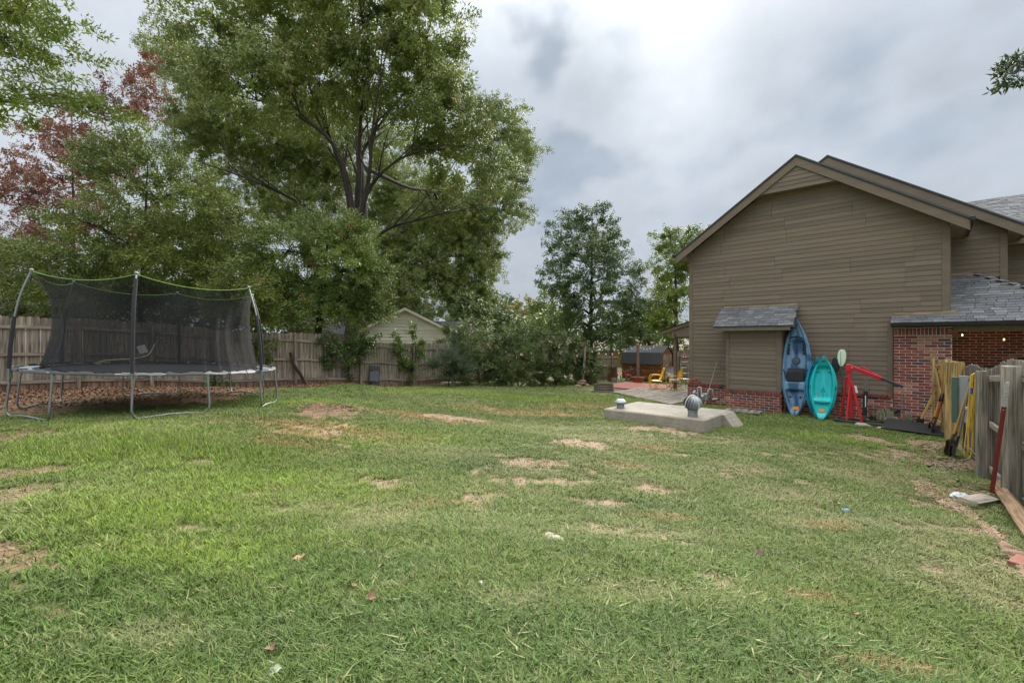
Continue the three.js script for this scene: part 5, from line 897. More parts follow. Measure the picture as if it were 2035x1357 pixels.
function lawnChair(label, pos, ry, m, cushion) {
  const t = thing('metal_lawn_chair', label, 'chair', pos, ry, 'metal lawn chairs on the patio');
  const shell = (w, h, cup, up) => { const p = [], ix = [], n = 12, k = 12; for (let i = 0; i <= n; i++) for (let j = 0; j <= k; j++) { const v = i / n, u = j / k * 2 - 1, ww = w / 2 * Math.pow(1 - Math.pow(Math.abs(v * 2 - 1), up), .42), y = v * h; p.push(u * ww, y, cup * (u * u) + .02 * Math.sin((u * 4 + .5) * Math.PI) * (1 - Math.abs(u)) * .3 + .03 * (2 * v - 1) * (2 * v - 1)); if (i < n && j < k) { const a = i * (k + 1) + j; ix.push(a, a + 1, a + k + 2, a, a + k + 2, a + k + 1); } } const g = new THREE.BufferGeometry(); g.setAttribute('position', new THREE.Float32BufferAttribute(p, 3)); g.setIndex(ix); g.computeVertexNormals(); return g; };
  const bk = part('backrest', shell(.54, .56, .07, 3.0), m, t); bk.position.set(0, .36, -.20); bk.rotation.x = -.30;
  const st = part('seat', shell(.50, .48, .03, 5), m, t); st.rotation.x = Math.PI / 2 - .08; st.position.set(0, .37, -.22);
  for (const s of [-1, 1]) part('arm_frame', tube([[s * .25, .40, -.26], [s * .28, .58, -.22], [s * .29, .62, .0], [s * .29, .60, .22], [s * .29, .48, .31], [s * .28, .20, .30], [s * .27, .04, .26], [s * .25, .02, .05], [s * .23, .02, -.22], [s * .18, .035, -.36]], .016, 8, false, 70), m, t);
  part('rear_bar', tube([[-.18, .035, -.36], [0, .04, -.39], [.18, .035, -.36]], .016, 8), m, t);
  for (const s of [-1, 1]) part('seat_strut', rod([s * .16, .36, -.14], [s * .24, .03, .1], .011), mat([.35, .16, .02], .6), t);
  if (cushion) part('cushion', jitter(bbox(.42, .05, .4, .02), .01), mat([.52, .50, .52], .9), t).position.set(0, .42, .02);
  return t;
}
const yChair = mat([.78, .47, .03], .42), ivory = mat([.80, .62, .22], .45), wChair = mat([.66, .68, .66], .55, { map: TX.fine });
lawnChair('yellow metal shell lawn chair alone at the deck edge facing the yard', at(1306, 776, 20.4).setY(.09), -1.75, yChair);
lawnChair('yellow metal lawn chair with grey cushion closest to the house corner', at(1342, 774, 20.0).setY(.09), -1.65, yChair, true);
lawnChair('white metal lawn chair facing us behind the cushioned yellow chair', at(1339, 771, 21.6).setY(.08), .15, wChair);
{
  const t = thing('side_table', 'low dark metal table behind the yellow lawn chairs', 'table', at(1350, 770, 21.4).setY(.07), HRY); part('table_top', bbox(.9, .03, .5, .006), M.darkSteel, t).position.set(0, .38, 0); for (const x of [-.4, .4]) for (const z of [-.2, .2]) part('leg', rod([x, 0, z], [x, .37, z], .014), M.darkSteel, t);
  const l = thing('step_ladder', 'pale metal step ladder standing against the wall under the patio cover', 'ladder', at(1361, 770, 22.5).setY(.07), HRY + .4), lm = mat([.45, .45, .46], .5, { metalness: .3 }); for (const x of [-.22, .22]) { part('rail', rod([x, 0, .2], [x * .7, 1.35, 0], .02), lm, l); part('rear_leg', rod([x, 0, -.35], [x * .7, 1.33, -.02], .016), lm, l); } for (let i = 1; i < 5; i++) part('tread', bbox(.42 - i * .025, .025, .09, .004), lm, l).position.set(0, i * .28, .2 - i * .04);
  part('top_step', bbox(.34, .03, .2, .006), M.red, l).position.set(0, 1.36, 0);
  // low wooden planter box wall behind, half height
  const pl = thing('planter_pot', 'square terracotta coloured planter holding the light post', 'planter', at(1268, 763, 24).setY(-.02), HRY); part('pot_body', turned(new THREE.CylinderGeometry(.34, .27, .32, 4, 1), 0, Math.PI / 4).translate(0, .16, 0), M.terracotta, pl); part('pot_rim', turned(new THREE.CylinderGeometry(.37, .37, .05, 4, 1), 0, Math.PI / 4).translate(0, .33, 0), M.terracotta, pl); part('soil', bbox(.42, .02, .42, .004), mat([.06, .04, .03], .98), pl).position.set(0, .352, 0);
  const po = thing('light_post', 'straight brown wooden post standing in the terracotta planter', 'post', at(1268, 763, 24).setY(.3), .1); part('post_body', bbox(.12, 1.75, .10, .006), wood([.30, .19, .155]), po).position.set(0, .86, 0);
  const a = thing('leaning_post', 'grey leaning wooden post in the stone pile by the flowering bushes', 'post', at(1158, 765, 22.6).setY(.0), 0); part('post_body', bar([0, 0, 0], [.13, 1.86, .02], .10, .09), wood([.36, .30, .25]), a); part('bracket', bbox(.05, .14, .12, .01), mat([.10, .12, .15], .5), a).position.set(.03, .9, .06); part('bracket', bbox(.05, .14, .12, .01), mat([.10, .12, .15], .5), a).position.set(.06, 1.25, .06);
  const top1 = V3(at(1158, 765, 22.6).x + .13, 1.86, -22.6), top2 = V3(at(1268, 763, 24).x, 2.05, -24), top3 = H(S0 - 2.4, 2.5, WD + 3.4), r = rng(3);
  [[top1, top2, 'string of small white bulbs between the leaning post and planter post', .35], [top2, top3, 'string of small white bulbs between the planter post and patio cover', .38]].forEach(([A, B, label, sag]) => { const s = thing('string_lights', label, 'string lights', [0, 0, 0], 0, 'patio string lights'), q = (t) => { const p = A.clone().lerp(B, t); p.y -= sag * 4 * t * (1 - t); return p; }; part('wire', tube([0, .15, .3, .5, .7, .85, 1].map(q), .006, 4, false, 30), M.black, s); for (let i = 1; i < 8; i++) { const p = q(i / 8); part('bulb', lathe([[0, -.10], [.026, -.09], [.034, -.06], [.02, -.02], [.012, 0], [0, 0]], 10).translate(p.x, p.y, p.z), mat([.75, .74, .70], .25), s); } });
  // stone pile, fire ring
  [[1150, 770, .30, .07, .2, 61, [.34, .25, .19], 'wide flat stone at the bottom of the little stone pile'], [1155, 766, .22, .09, .16, 62, [.27, .16, .12], 'reddish stone in the middle of the little stone pile'], [1158, 760, .17, .06, .14, 63, [.22, .17, .14], 'dark stone on top of the little stone pile'], [1166, 768, .14, .08, .12, 64, [.36, .17, .12], 'brick red stone beside the little stone pile']].forEach(([px, py, x, y, z, k, c, l], i) => { const t = thing('pile_stone', l, 'stone', at(px, py, 22.3), k, 'stones at the leaning post'); t.position.y = [.03, .14, .26, .05][i]; part('stone_body', lump(x, y, z, k, .3, 3), mat(c, .95, { map: TX.fine }), t); });
  const fr = thing('fire_ring', 'rusty corrugated steel fire ring in the grass before the brick paving', 'fire ring', onG(at(1200, 770, 19.8).x, 19.8, 0), 0), pr = []; for (let i = 0; i <= 24; i++) { const y = i / 24 * .30; pr.push([.42 + .012 * Math.sin(y / .30 * Math.PI * 6), y]); } for (let i = 24; i >= 0; i--) { const y = i / 24 * .30; pr.push([.405 + .012 * Math.sin(y / .30 * Math.PI * 6), y]); } part('ring_wall', lathe(pr, 40), mat([.19, .165, .14], .7, { metalness: .35, map: TX.fine }), fr); part('rust_lip', new THREE.TorusGeometry(.415, .012, 6, 40).rotateX(Math.PI / 2).translate(0, .30, 0), M.rust, fr); part('ash', new THREE.CircleGeometry(.4, 24).rotateX(-Math.PI / 2).translate(0, .05, 0), mat([.05, .045, .04], .98), fr);
  // barrel, tricycle
  const ba = thing('rusty_barrel', 'rusty steel burn barrel before the far fence', 'barrel', at(1216.5, 757.5, 28.4), .2); part('barrel_body', lathe([[.27, 0], [.28, .01], [.28, .27], [.29, .285], [.28, .30], [.28, .56], [.29, .575], [.28, .59], [.28, .84], [.29, .85], [.27, .85], [.265, .1]], 26), M.rust, ba); part('pale_patch', new THREE.CylinderGeometry(.2815, .2815, .22, 16, 1, true, -.6, 1.4).translate(0, .14, 0), mat([.40, .33, .27], .9, { map: TX.fine }), ba);
  const tc = thing('red_tricycle', 'small red childs tricycle standing by the garden shed', 'tricycle', at(1247, 753, 27.6), .5), tp = mat([.55, .07, .05], .4); part('frame', tube([[-.35, .55, 0], [-.2, .38, 0], [.05, .26, 0], [.3, .2, 0]], .03, 8), tp, tc); part('fork', tube([[.28, .15, 0], [.22, .42, 0], [.16, .6, 0]], .02, 6), tp, tc); part('handlebar', rod([.16, .6, -.2], [.16, .6, .2], .013), M.black, tc); part('seat', jitter(bbox(.2, .06, .2, .03), .01), M.black, tc).position.set(-.12, .42, 0); part('push_handle', tube([[-.2, .3, 0], [-.42, .62, 0], [-.5, .66, 0]], .015, 6), tp, tc); for (const [x, z, q] of [[.28, 0, .16], [-.25, .2, .12], [-.25, -.2, .12]]) { const w = part('wheel', new THREE.TorusGeometry(q, .025, 8, 20).translate(x, q, z), M.black, tc); part('hub', turned(new THREE.CylinderGeometry(q * .3, q * .3, .05, 12), Math.PI / 2).translate(x, q, z), tp, w); } part('basket', bbox(.22, .14, .2, .02), tp, tc).position.set(-.05, .22, 0);
  const bk = thing('garden_bicycle', 'dark bicycle wheel and frame leaning on the garden shed', 'bicycle', at(1258, 752, 27.9), .4); for (const x of [-.4, .4]) { part('tyre', new THREE.TorusGeometry(.24, .02, 6, 26).translate(x, .26, 0), M.black, bk); part('hub', turned(new THREE.CylinderGeometry(.03, .03, .06, 10), Math.PI / 2).translate(x, .26, 0), M.steel, bk); } part('frame', tube([[-.4, .26, 0], [-.15, .55, 0], [.3, .58, 0], [.0, .28, 0], [-.15, .55, 0]], .014, 6, false, 30), mat([.05, .055, .06], .4), bk); part('saddle', bbox(.2, .05, .1, .02), M.black, bk).position.set(-.17, .66, 0); part('handlebar', tube([[.3, .58, 0], [.3, .74, 0], [.36, .76, .18]], .012, 6), M.black, bk);
}
// ------------------------------------------------------------------ garden shed with gambrel roof
{
  const t = thing('garden_shed', 'small orange wood garden shed with grey gambrel roof and pale door', 'shed', at(1287, 752, 29.4), -.72), L = 2.6, W = 1.9, E = 1.06, og = [[.36, .135, .04], [.42, .17, .055], [.31, .11, .035]].map((c) => wood(c)), dr = [[.50, .35, .22], [.44, .30, .19]].map((c) => wood(c)), rf = mat([.075, .078, .083], .95, { map: TX.grain });
  const prof = [[-W / 2, E], [-W / 2 - .06, E - .05], [-W / 2 + .16, 1.70], [0, 2.12], [W / 2 - .16, 1.70], [W / 2 + .06, E - .05], [W / 2, E]];
  const body = [[-W / 2, 0], [W / 2, 0], [W / 2, E], [W / 2 - .2, 1.66], [0, 2.05], [-W / 2 + .2, 1.66], [-W / 2, E]];
  part('shed_core', turned(prism(body, -L / 2 + .02, L / 2 - .02), 0, Math.PI / 2), M.soffit, t);
  for (let y = .02, i = 0; y < E; y += .125, i++) { const m = part('wall_board', lap(-L / 2, L / 2, -L / 2, L / 2, y, .13, W / 2, i), og[i % 3], t); }
  for (let y = .02, i = 0; y < 2.0; y += .125, i++) { const w = (q) => q < E ? W / 2 : q < 1.66 ? W / 2 - (q - E) / .66 * .2 : (2.05 - q) / .39 * (W / 2 - .2); const a = w(y), b = Math.max(w(y + .13), .01); const g = lap(-a, a, -b, b, y, .13, L / 2, i); g.rotateY(Math.PI / 2); part('wall_board', g, og[(i + 1) % 3], t); }
  const dw = [-.62, .62]; for (let i = 0; i < 9; i++) { const m = part('door_board', bbox(.022, 1.5, .132, .003, i), dr[i % 2], t); m.position.set(L / 2 + .03, .80, -.56 + i * .14); }
  for (const y of [.4, 1.2]) part('door_hinge', bbox(.012, .04, .2, .003), M.black, t).position.set(L / 2 + .046, y, .5);
  for (const s of [-1, 1]) { const z0 = s * (W / 2 + .08), z1 = s * (W / 2 - .15), p = (x, y, z) => [x, y, z], x0 = -L / 2 - .08, x1 = L / 2 + .08; part('roof_lower', poly([[p(x0, E - .08, z0), p(x1, E - .08, z0), p(x1, 1.70, z1), p(x0, 1.70, z1)], [p(x0, E - .12, z0), p(x0, 1.66, z1), p(x1, 1.66, z1), p(x1, E - .12, z0)], [p(x1, E - .12, z0), p(x1, E - .08, z0), p(x1, 1.70, z1), p(x1, 1.66, z1)]]), rf, t); part('roof_upper', poly([[p(x0, 1.70, z1), p(x1, 1.70, z1), p(x1, 2.12, 0), p(x0, 2.12, 0)], [p(x0, 1.66, z1), p(x0, 2.07, 0), p(x1, 2.07, 0), p(x1, 1.66, z1)], [p(x1, 1.66, z1), p(x1, 1.70, z1), p(x1, 2.12, 0), p(x1, 2.07, 0)]]), rf, t); }
  part('wall_hook', bbox(.04, .26, .03, .004), M.white, t).position.set(-.1, .84, W / 2 + .03);
}
// ------------------------------------------------------------------ neighbouring houses
function sideBoards(parent, x0, x1, y0, y1, z, m, lim, pitch = .23) { for (let y = y0, i = 0; y < y1 - .01; y += pitch, i++) { const a = lim ? lim(y) : [x0, x1], b = lim ? lim(Math.min(y + pitch, y1)) ?? a : [x0, x1]; if (!a || a[1] - a[0] < .1) continue; part('siding_board', lap(a[0], a[1], b[0], b[1], y, pitch + .008, z, i, .06), m[i % m.length], parent); } }
{
  const cream = [[.78, .75, .64], [.75, .72, .61], [.80, .77, .67]].map((c) => mat(c, .7, { map: TX.siding })), o = at(806, 760, 31), t = thing('cream_house', 'cream lap sided neighbour house with dark roof behind the wooden fence', 'house', [o.x, -.55, o.z], .10);
  const hw = 3.15, e = 3.35, pk = 4.9;
  part('wing_wall', prism([[-hw, 0], [hw, 0], [hw, e], [0, pk - .02], [-hw, e]], -9, -.02), mat([.5, .47, .38], .8), t);
  sideBoards(t, -hw, hw, .3, pk - .1, 0, cream, (y) => y < e ? [-hw, hw] : [-hw + (y - e) / (pk - e) * hw, hw - (y - e) / (pk - e) * hw]);
  rakeRoof(t, 0, pk + .16, hw + .4, hw + .4, .42, -9, (pk - e) / hw, .18, M.darkShingle); for (const c of t.children) if (c.name === 'rake_board') c.material = cream[2];
  part('main_wall', bbox(12.6, 3.0, 5, .01), mat([.55, .52, .40], .8), t).position.set(-1.9, 1.5, -4.2);
  part('main_roof', poly([[[-8.4, 3.0, -1.2], [-2.9, 3.0, -1.2], [-.2, 5.1, -4.6], [-7.6, 5.1, -4.6]], [[2.9, 2.9, -1.2], [5.6, 2.9, -1.2], [4.4, 4.3, -3.6], [.9, 4.3, -3.6]], [[-8.4, 2.8, -1.2], [5.6, 2.8, -1.2], [5.6, 2.8, -8], [-8.4, 2.8, -8]], [[5.6, 2.9, -1.2], [5.6, 2.9, -6], [4.4, 4.3, -3.6]], [[-7.6, 5.1, -4.6], [-.2, 5.1, -4.6], [0, 3.0, -8], [-8.4, 3.0, -8]]]), M.darkShingle, t);
  part('fascia', bbox(2.7, .16, .05, .004), cream[0], t).position.set(4.3, 2.86, -1.17); part('fascia', bbox(5.3, .16, .05, .004), cream[0], t).position.set(-5.8, 2.94, -1.17);
  part('right_wall', bbox(2.0, 2.7, .2, .01), mat([.58, .50, .30], .8), t).position.set(4.2, 1.4, -1.55);
  const w = part('window', bbox(.85, 1.1, .06, .006), M.white, t); w.position.set(-.35, 1.75, .03); for (const x of [-.2, .2]) part('pane', bbox(.36, .48, .02, .002), mat([.05, .06, .07], .1), w).position.set(x, .26, .03); for (const x of [-.2, .2]) part('pane', bbox(.36, .48, .02, .002), mat([.05, .06, .07], .1), w).position.set(x, -.26, .03);
  part('brick_corner', bbox(.3, 2.9, .3, .01), M.brick[0], t).position.set(-hw - .1, 1.45, -.2);
  const ds = thing('satellite_dish', 'small dark satellite dish on the dark roof edge of the cream house', 'satellite dish', at(911.5, 667, 30.6), .6); part('dish', lathe([[0, 0], [.12, .015], [.2, .045], [.26, .085]], 18).rotateX(1.15), mat([.05, .055, .065], .5), ds).position.set(.0, .30, .05); part('arm', tube([[0, 0, 0], [-.02, .15, .02], [0, .3, .04]], .02, 6), M.darkSteel, ds); part('receiver', rod([0, .28, .05], [-.12, .34, .28], .014), M.darkSteel, ds);
}
function farHouse(label, o, ry, len, dep, e, pk, wallM, roofM, chim) {
  const t = thing('far_house', label, 'house', o, ry); part('wall', prism([[-dep / 2, 0], [dep / 2, 0], [dep / 2, e], [0, pk], [-dep / 2, e]], -len / 2, len / 2).rotateY(Math.PI / 2), wallM, t);
  const q = .45; part('roof', poly([-1, 1].flatMap((s) => { const z0 = s * (dep / 2 + q), y0 = e - q * (pk - e) / (dep / 2), x = len / 2 + .4; return [[[-x, y0, z0], [x, y0, z0], [x, pk + .12, 0], [-x, pk + .12, 0]], [[-x, y0 - .12, z0], [-x, pk, 0], [x, pk, 0], [x, y0 - .12, z0]], [[x, y0 - .12, z0], [x, y0, z0], [x, pk + .12, 0], [x, pk, 0]], [[-x, y0 - .12, z0], [-x, y0, z0], [x, y0, z0], [x, y0 - .12, z0]]]; })), roofM, t);
  for (const s of [-1, 1]) part('rake_board', bar([len / 2 + .42, e - .2, s * (dep / 2 + .3)], [len / 2 + .42, pk + .05, 0], .18, .05), mat([.52, .34, .14], .7), t);
  if (chim) { part('chimney', bbox(.9, 1.3, .7, .01), M.brick[6], t).position.set(chim, pk + .3, 0); part('chimney_cap', bbox(1.0, .1, .8, .01), mat([.4, .35, .3], .8), t).position.set(chim, pk + .98, 0); }
  const w = part('window', bbox(.05, 1.0, 1.2, .01), M.white, t); w.position.set(len / 2 + .02, 1.4, .6); part('pane', bbox(.02, .85, 1.0, .002), mat([.05, .06, .07], .1), w).position.set(.03, 0, 0);
}
const tanRoof = mat([.40, .35, .315], .95, { map: TX.grain }), pinkRoof = mat([.37, .315, .29], .95, { map: TX.grain });
farHouse('yellow gabled far house with pale tan roof and brick chimney behind the shed', at(1295, 741, 47).setY(-1.2), -.62, 11, 8, 2.7, 4.5, mat([.66, .50, .20], .8), tanRoof, -1.4);
farHouse('far house with pinkish brown roof behind the slender garden tree', at(1135, 735, 50).setY(-1.0), .25, 9, 8, 2.7, 4.5, mat([.5, .42, .3], .8), pinkRoof, 0);
farHouse('far pale house with light roof glimpsed above the flowering bushes', at(995, 735, 46).setY(-1.0), -.5, 6, 7, 2.6, 4.6, mat([.62, .56, .44], .8), mat([.46, .42, .38], .95), 0);

// ------------------------------------------------------------------ trees and shrubs
function sprigGeo(seed, n, len, leafL, leafW, droop, fold = .35) {    // a twig end with n folded leaves along +y
  const r = rng(seed), pos = [];
  for (let i = 0; i < n; i++) {
    const t = (i + .6) / n, a = i * 2.4 + r() * .9, el = .35 + .5 * r() - droop * (.4 + .6 * r()), base = V3((r() - .5) * .03, t * len, (r() - .5) * .03);
    const d = V3(Math.cos(a) * Math.cos(el), Math.sin(el), Math.sin(a) * Math.cos(el)), s = V3(-Math.sin(a), (r() - .5) * .6, Math.cos(a)).normalize(), nrm = d.clone().cross(s).normalize(), L = leafL * (.7 + .55 * r()), W = leafW * (.75 + .5 * r());
    const P = (u, v, h) => base.clone().addScaledVector(d, u * L + .02).addScaledVector(s, v * W).addScaledVector(nrm, h * W).toArray();
    const b = P(0, 0, 0), m1 = P(.42, .5, fold * .6), m2 = P(.42, -.5, fold * .6), tip = P(1, 0, -.25), mid = P(.45, 0, -.1);
    pos.push(...b, ...mid, ...m1, ...mid, ...tip, ...m1, ...b, ...m2, ...mid, ...mid, ...m2, ...tip);
  }
  const g = new THREE.BufferGeometry(); g.setAttribute('position', new THREE.Float32BufferAttribute(pos, 3)); g.computeVertexNormals(); return g;
}
function taper(pts, radii, seg = 7) {                                   // tapered limb through points
  const c = new THREE.CatmullRomCurve3(pts), n = Math.max(4, pts.length * 3), pos = [], idx = [], uv = [], fr = c.computeFrenetFrames(n, false), L = c.getLength();
  for (let i = 0; i <= n; i++) { const t = i / n, p = c.getPoint(t), k = t * (radii.length - 1), j = Math.min(radii.length - 2, k | 0), r = mixn(radii[j], radii[j + 1], k - j); for (let q = 0; q <= seg; q++) { const a = q / seg * Math.PI * 2, cx = Math.cos(a) * r, cy = Math.sin(a) * r; pos.push(p.x + fr.normals[i].x * cx + fr.binormals[i].x * cy, p.y + fr.normals[i].y * cx + fr.binormals[i].y * cy, p.z + fr.normals[i].z * cx + fr.binormals[i].z * cy); uv.push(q / seg * .7, t * L); if (i < n && q < seg) { const o = i * (seg + 1) + q; idx.push(o, o + 1, o + seg + 2, o, o + seg + 2, o + seg + 1); } } }
  const g = new THREE.BufferGeometry(); g.setAttribute('position', new THREE.Float32BufferAttribute(pos, 3)); g.setAttribute('uv', new THREE.Float32BufferAttribute(uv, 2)); g.setIndex(idx); g.computeVertexNormals(); return g;
}
const leafM = new THREE.MeshPhysicalMaterial({ color: 0xffffff, roughness: .5, specularIntensity: .65, transmission: .5, thickness: 0, side: THREE.DoubleSide });
const SPRIG = {
  broad: [sprigGeo(1, 9, .26, .15, .075, .55), sprigGeo(2, 8, .24, .16, .08, .7)], small: [sprigGeo(3, 11, .26, .095, .042, .1), sprigGeo(4, 10, .24, .10, .045, .2)], maple: [sprigGeo(5, 8, .30, .17, .055, .45), sprigGeo(6, 8, .30, .18, .06, .3)],
  far: [sprigGeo(7, 8, .5, .34, .20, .3), sprigGeo(8, 7, .5, .36, .22, .4)], yew: [sprigGeo(9, 18, .34, .10, .016, .0), sprigGeo(10, 18, .34, .09, .016, .1)], ivy: [sprigGeo(11, 6, .14, .10, .08, .6), sprigGeo(12, 6, .16, .11, .085, .7)],
};
const lobesPx = (list, z, seed, spread = 1.6) => { const r = rng(seed); return list.map(([px, py, rx, ry, dz]) => { const zz = z + (dz ?? (r() - .5) * 2 * spread), k = zz / FPX; return { c: at(px, py, zz), r: V3(rx * k, ry * k, (rx + ry) * .5 * k) }; }); };
function makeTree(o) {
  const r = rng(o.seed), t = thing(o.name, o.label, o.category ?? 'tree', o.base, 0, o.group), B = V3(0, 0, 0), loc = (p) => p.clone().sub(o.base), lobes = o.lobes.map((l) => ({ c: loc(l.c), r: l.r })), limbs = [], twigs = [], items = [[], []];
  const cen = lobes.reduce((a, l) => a.add(l.c), V3(0, 0, 0)).multiplyScalar(1 / lobes.length), topY = Math.max(...lobes.map((l) => l.c.y + l.r.y * .5)), fork = o.fork ?? cen.y * .45;
  const lead = [B.clone().setY(-.25), V3((r() - .5) * .1, fork * .5, (r() - .5) * .1), V3(cen.x * (o.lean ?? .15), fork, cen.z * .1), V3(cen.x * .5, mixn(fork, topY, .5), cen.z * .4), V3(cen.x * .8, topY * .95, cen.z * .6)], R0 = o.r0;
  if (o.bareStem !== false) { t.add(Object.assign(shade(new THREE.Mesh(taper(lead, [R0 * 1.25, R0 * .95, R0 * .82, R0 * .42, R0 * .1], 12), o.bark ?? M.bark)), { name: 'trunk' })); }
  const curve = new THREE.CatmullRomCurve3(lead), nodes = [];                // limbs grow from the nearest inner node, trunk first
  for (const L of o.leaders ?? []) { const pts = L.map((p) => loc(p)), k = L.r ?? .12; const wob = pts.map((p, i) => i && i < pts.length ? p.clone().add(V3((r() - .5) * .35, (r() - .5) * .2, (r() - .5) * .35)) : p); limbs.push(taper(wob, [k, k * .78, k * .55, k * .32, k * .1], 8)); const cc = new THREE.CatmullRomCurve3(wob); for (let q = 0; q < 9; q++) { const u = .35 + .62 * q / 8, p0 = cc.getPoint(u), tg = cc.getTangent(u), dv = tg.clone().add(V3((r() - .5) * 1.5, (r() - .2) * .9, (r() - .5) * 1.5)).normalize(), ln = 1.2 + 1.8 * r(), rad = k * (1 - u * .8) * .5 + .012, m1 = p0.clone().addScaledVector(dv, ln * .5).add(V3(0, .1, 0)), e1 = p0.clone().addScaledVector(dv, ln).add(V3((r() - .5) * .4, .3, (r() - .5) * .4)); limbs.push(taper([p0, m1, e1], [rad, rad * .6, .008], 6)); const e2 = m1.clone().addScaledVector(V3(dv.z, .5 + r() * .4, -dv.x).normalize(), ln * .6); limbs.push(taper([m1, m1.clone().lerp(e2, .5), e2], [rad * .55, rad * .3, .006], 5)); } for (const u of [.3, .45, .6, .75, .9, 1]) nodes.push({ p: cc.getPoint(u), r: k * (1 - .7 * u), d: u }); }
  if (o.from) nodes.push({ p: loc(o.from), r: R0, d: 0 }); else for (let u = .46; u < .96; u += .06) nodes.push({ p: curve.getPoint(u), r: mixn(R0 * .85, R0 * .15, (u - .46) / .5), d: 0 });
  const offAxis = (c) => Math.min(...nodes.map((n) => n.d === 0 ? n.p.distanceTo(c) : 99));
  const order = lobes.slice().sort((a, b) => offAxis(a.c) - offAxis(b.c));
  for (const l of order) {
    let best = null, bc = 1e9; for (const n of nodes) { const dd = n.p.distanceTo(l.c), cost = dd * (1 + .5 * Math.max(0, (n.p.y - l.c.y + dd * (o.rise ?? .35)) / (dd + .1))) + n.d * .35; if (cost < bc && n.r > .012) { bc = cost; best = n; } }
    const s = best.p, dist = s.distanceTo(l.c);
    const m1 = s.clone().lerp(l.c, .35); m1.y += (o.arch ?? .10) * dist * (r() + .2); m1.x += (r() - .5) * .12 * dist; m1.z += (r() - .5) * .12 * dist;
    const m2 = s.clone().lerp(l.c, .7); m2.y += (o.arch ?? .10) * .6 * dist; m2.x += (r() - .5) * .14 * dist; m2.z += (r() - .5) * .14 * dist;
    const big = Math.cbrt(l.r.x * l.r.y * l.r.z), lr = Math.max(.012, Math.min(best.r * .72, (o.limbK ?? .06) * big + .02)); limbs.push(taper([s, m1, m2, l.c], [lr, lr * .72, lr * .48, lr * .22], 7));
    { const cc = new THREE.CatmullRomCurve3([s, m1, m2, l.c]); for (const u of [.3, .5, .7, .9]) nodes.push({ p: cc.getPoint(u), r: lr * (1 - .72 * u), d: best.d + dist * u }); }
    const lc = new THREE.CatmullRomCurve3([s, m1, m2, l.c]), vol = l.r.x * l.r.y + l.r.y * l.r.z, nt = Math.max(5, Math.round((o.twigs ?? 9) * Math.sqrt(vol)));
    const ends = [];
    for (let i = 0; i < nt; i++) { const a = r() * 6.283, cz = r() * 2 - 1, sz = Math.sqrt(1 - cz * cz), q = .55 + .5 * Math.sqrt(r()); const e = V3(l.c.x + l.r.x * q * sz * Math.cos(a), l.c.y + l.r.y * q * cz, l.c.z + l.r.z * q * sz * Math.sin(a)), p0 = lc.getPoint(.45 + .5 * r()), mm = p0.clone().lerp(e, .5); mm.y += .12 * p0.distanceTo(e); twigs.push(taper([p0, mm, e], [lr * .26 + .005, lr * .13 + .004, .003], 4)); ends.push([p0, mm, e]); }
    const n = Math.round((o.density ?? 60) * Math.pow(vol, .92));
    for (let i = 0; i < n; i++) {
      let p;
      if (r() < (o.onTwig ?? .78)) { const e = ends[(r() * ends.length) | 0], u2 = .35 + .75 * Math.sqrt(r()); p = u2 < .5 ? e[0].clone().lerp(e[1], u2 * 2) : e[1].clone().lerp(e[2], (u2 - .5) * 2); const w = (o.clump ?? .28) * (.5 + big * .25); p.add(V3((r() + r() - 1) * w * 1.3, (r() + r() - 1) * w * .8, (r() + r() - 1) * w * 1.3)); }
      else { const a = r() * 6.283, cz = r() * 2 - 1, sz = Math.sqrt(1 - cz * cz), q = .4 + .65 * Math.sqrt(r()); p = V3(l.c.x + l.r.x * q * sz * Math.cos(a), l.c.y + l.r.y * q * cz, l.c.z + l.r.z * q * sz * Math.sin(a)); }
      if (o.keep && !o.keep(p.clone().add(o.base))) continue;
      const out = p.clone().sub(l.c).divide(l.r).normalize(), up = o.up ?? .35, dv = V3(out.x + (r() - .5) * 1.1, out.y * .6 + up + (r() - .5) * .8, out.z + (r() - .5) * 1.1).normalize();
      const q = new THREE.Quaternion().setFromUnitVectors(V3(0, 1, 0), dv).multiply(new THREE.Quaternion().setFromAxisAngle(V3(0, 1, 0), r() * 6.283));
      const nn = vnoise(p.x * .9 + 40, p.y * .9 + p.z * .5, o.seed), v = r(); let c = mix3(o.colors[0], o.colors[1], clamp(nn * .8 + v * .5 - .15)); if (o.colors[2] && r() < (o.odd ?? .06)) c = o.colors[2];
      items[(r() * 2) | 0].push({ p, q, s: (o.leafS ?? 1) * (.75 + .5 * r()), c });
    }
  }
  const br = part('branches', merge([...limbs, ...twigs]), o.bark ?? M.bark, t); br.userData.kind = 'stuff';
  items.forEach((L, k) => L.length && scatter('crown', SPRIG[o.sprig][k], leafM, L, t, { kind: 'stuff' }));
  return { t, items };
}
const LEAD = [[[[704, 500, 22.4], [694, 380, 22.1], [655, 275, 21.7], [560, 215, 21.2], [470, 190, 21]], .17], [[[703, 480, 22.4], [708, 370, 22.5], [718, 240, 22.8], [735, 110, 23]], .18], [[[704, 490, 22.4], [730, 360, 21.8], [748, 245, 21.2], [765, 120, 20.8]], .14], [[[702, 480, 22.5], [678, 360, 23.2], [640, 235, 24], [600, 120, 24.4]], .13], [[[705, 470, 22.4], [742, 370, 22], [800, 315, 21.4], [890, 285, 21]], .12], [[[702, 520, 22.4], [630, 420, 21.5], [505, 355, 20.8], [400, 320, 20.6]], .12], [[[706, 540, 22.4], [760, 460, 21.6], [850, 430, 21], [930, 415, 21]], .11], [[[704, 450, 22.6], [730, 300, 24], [800, 180, 25], [860, 90, 25.4]], .12]].map(([L, r]) => Object.assign(L.map((p) => at(...p)), { r }));
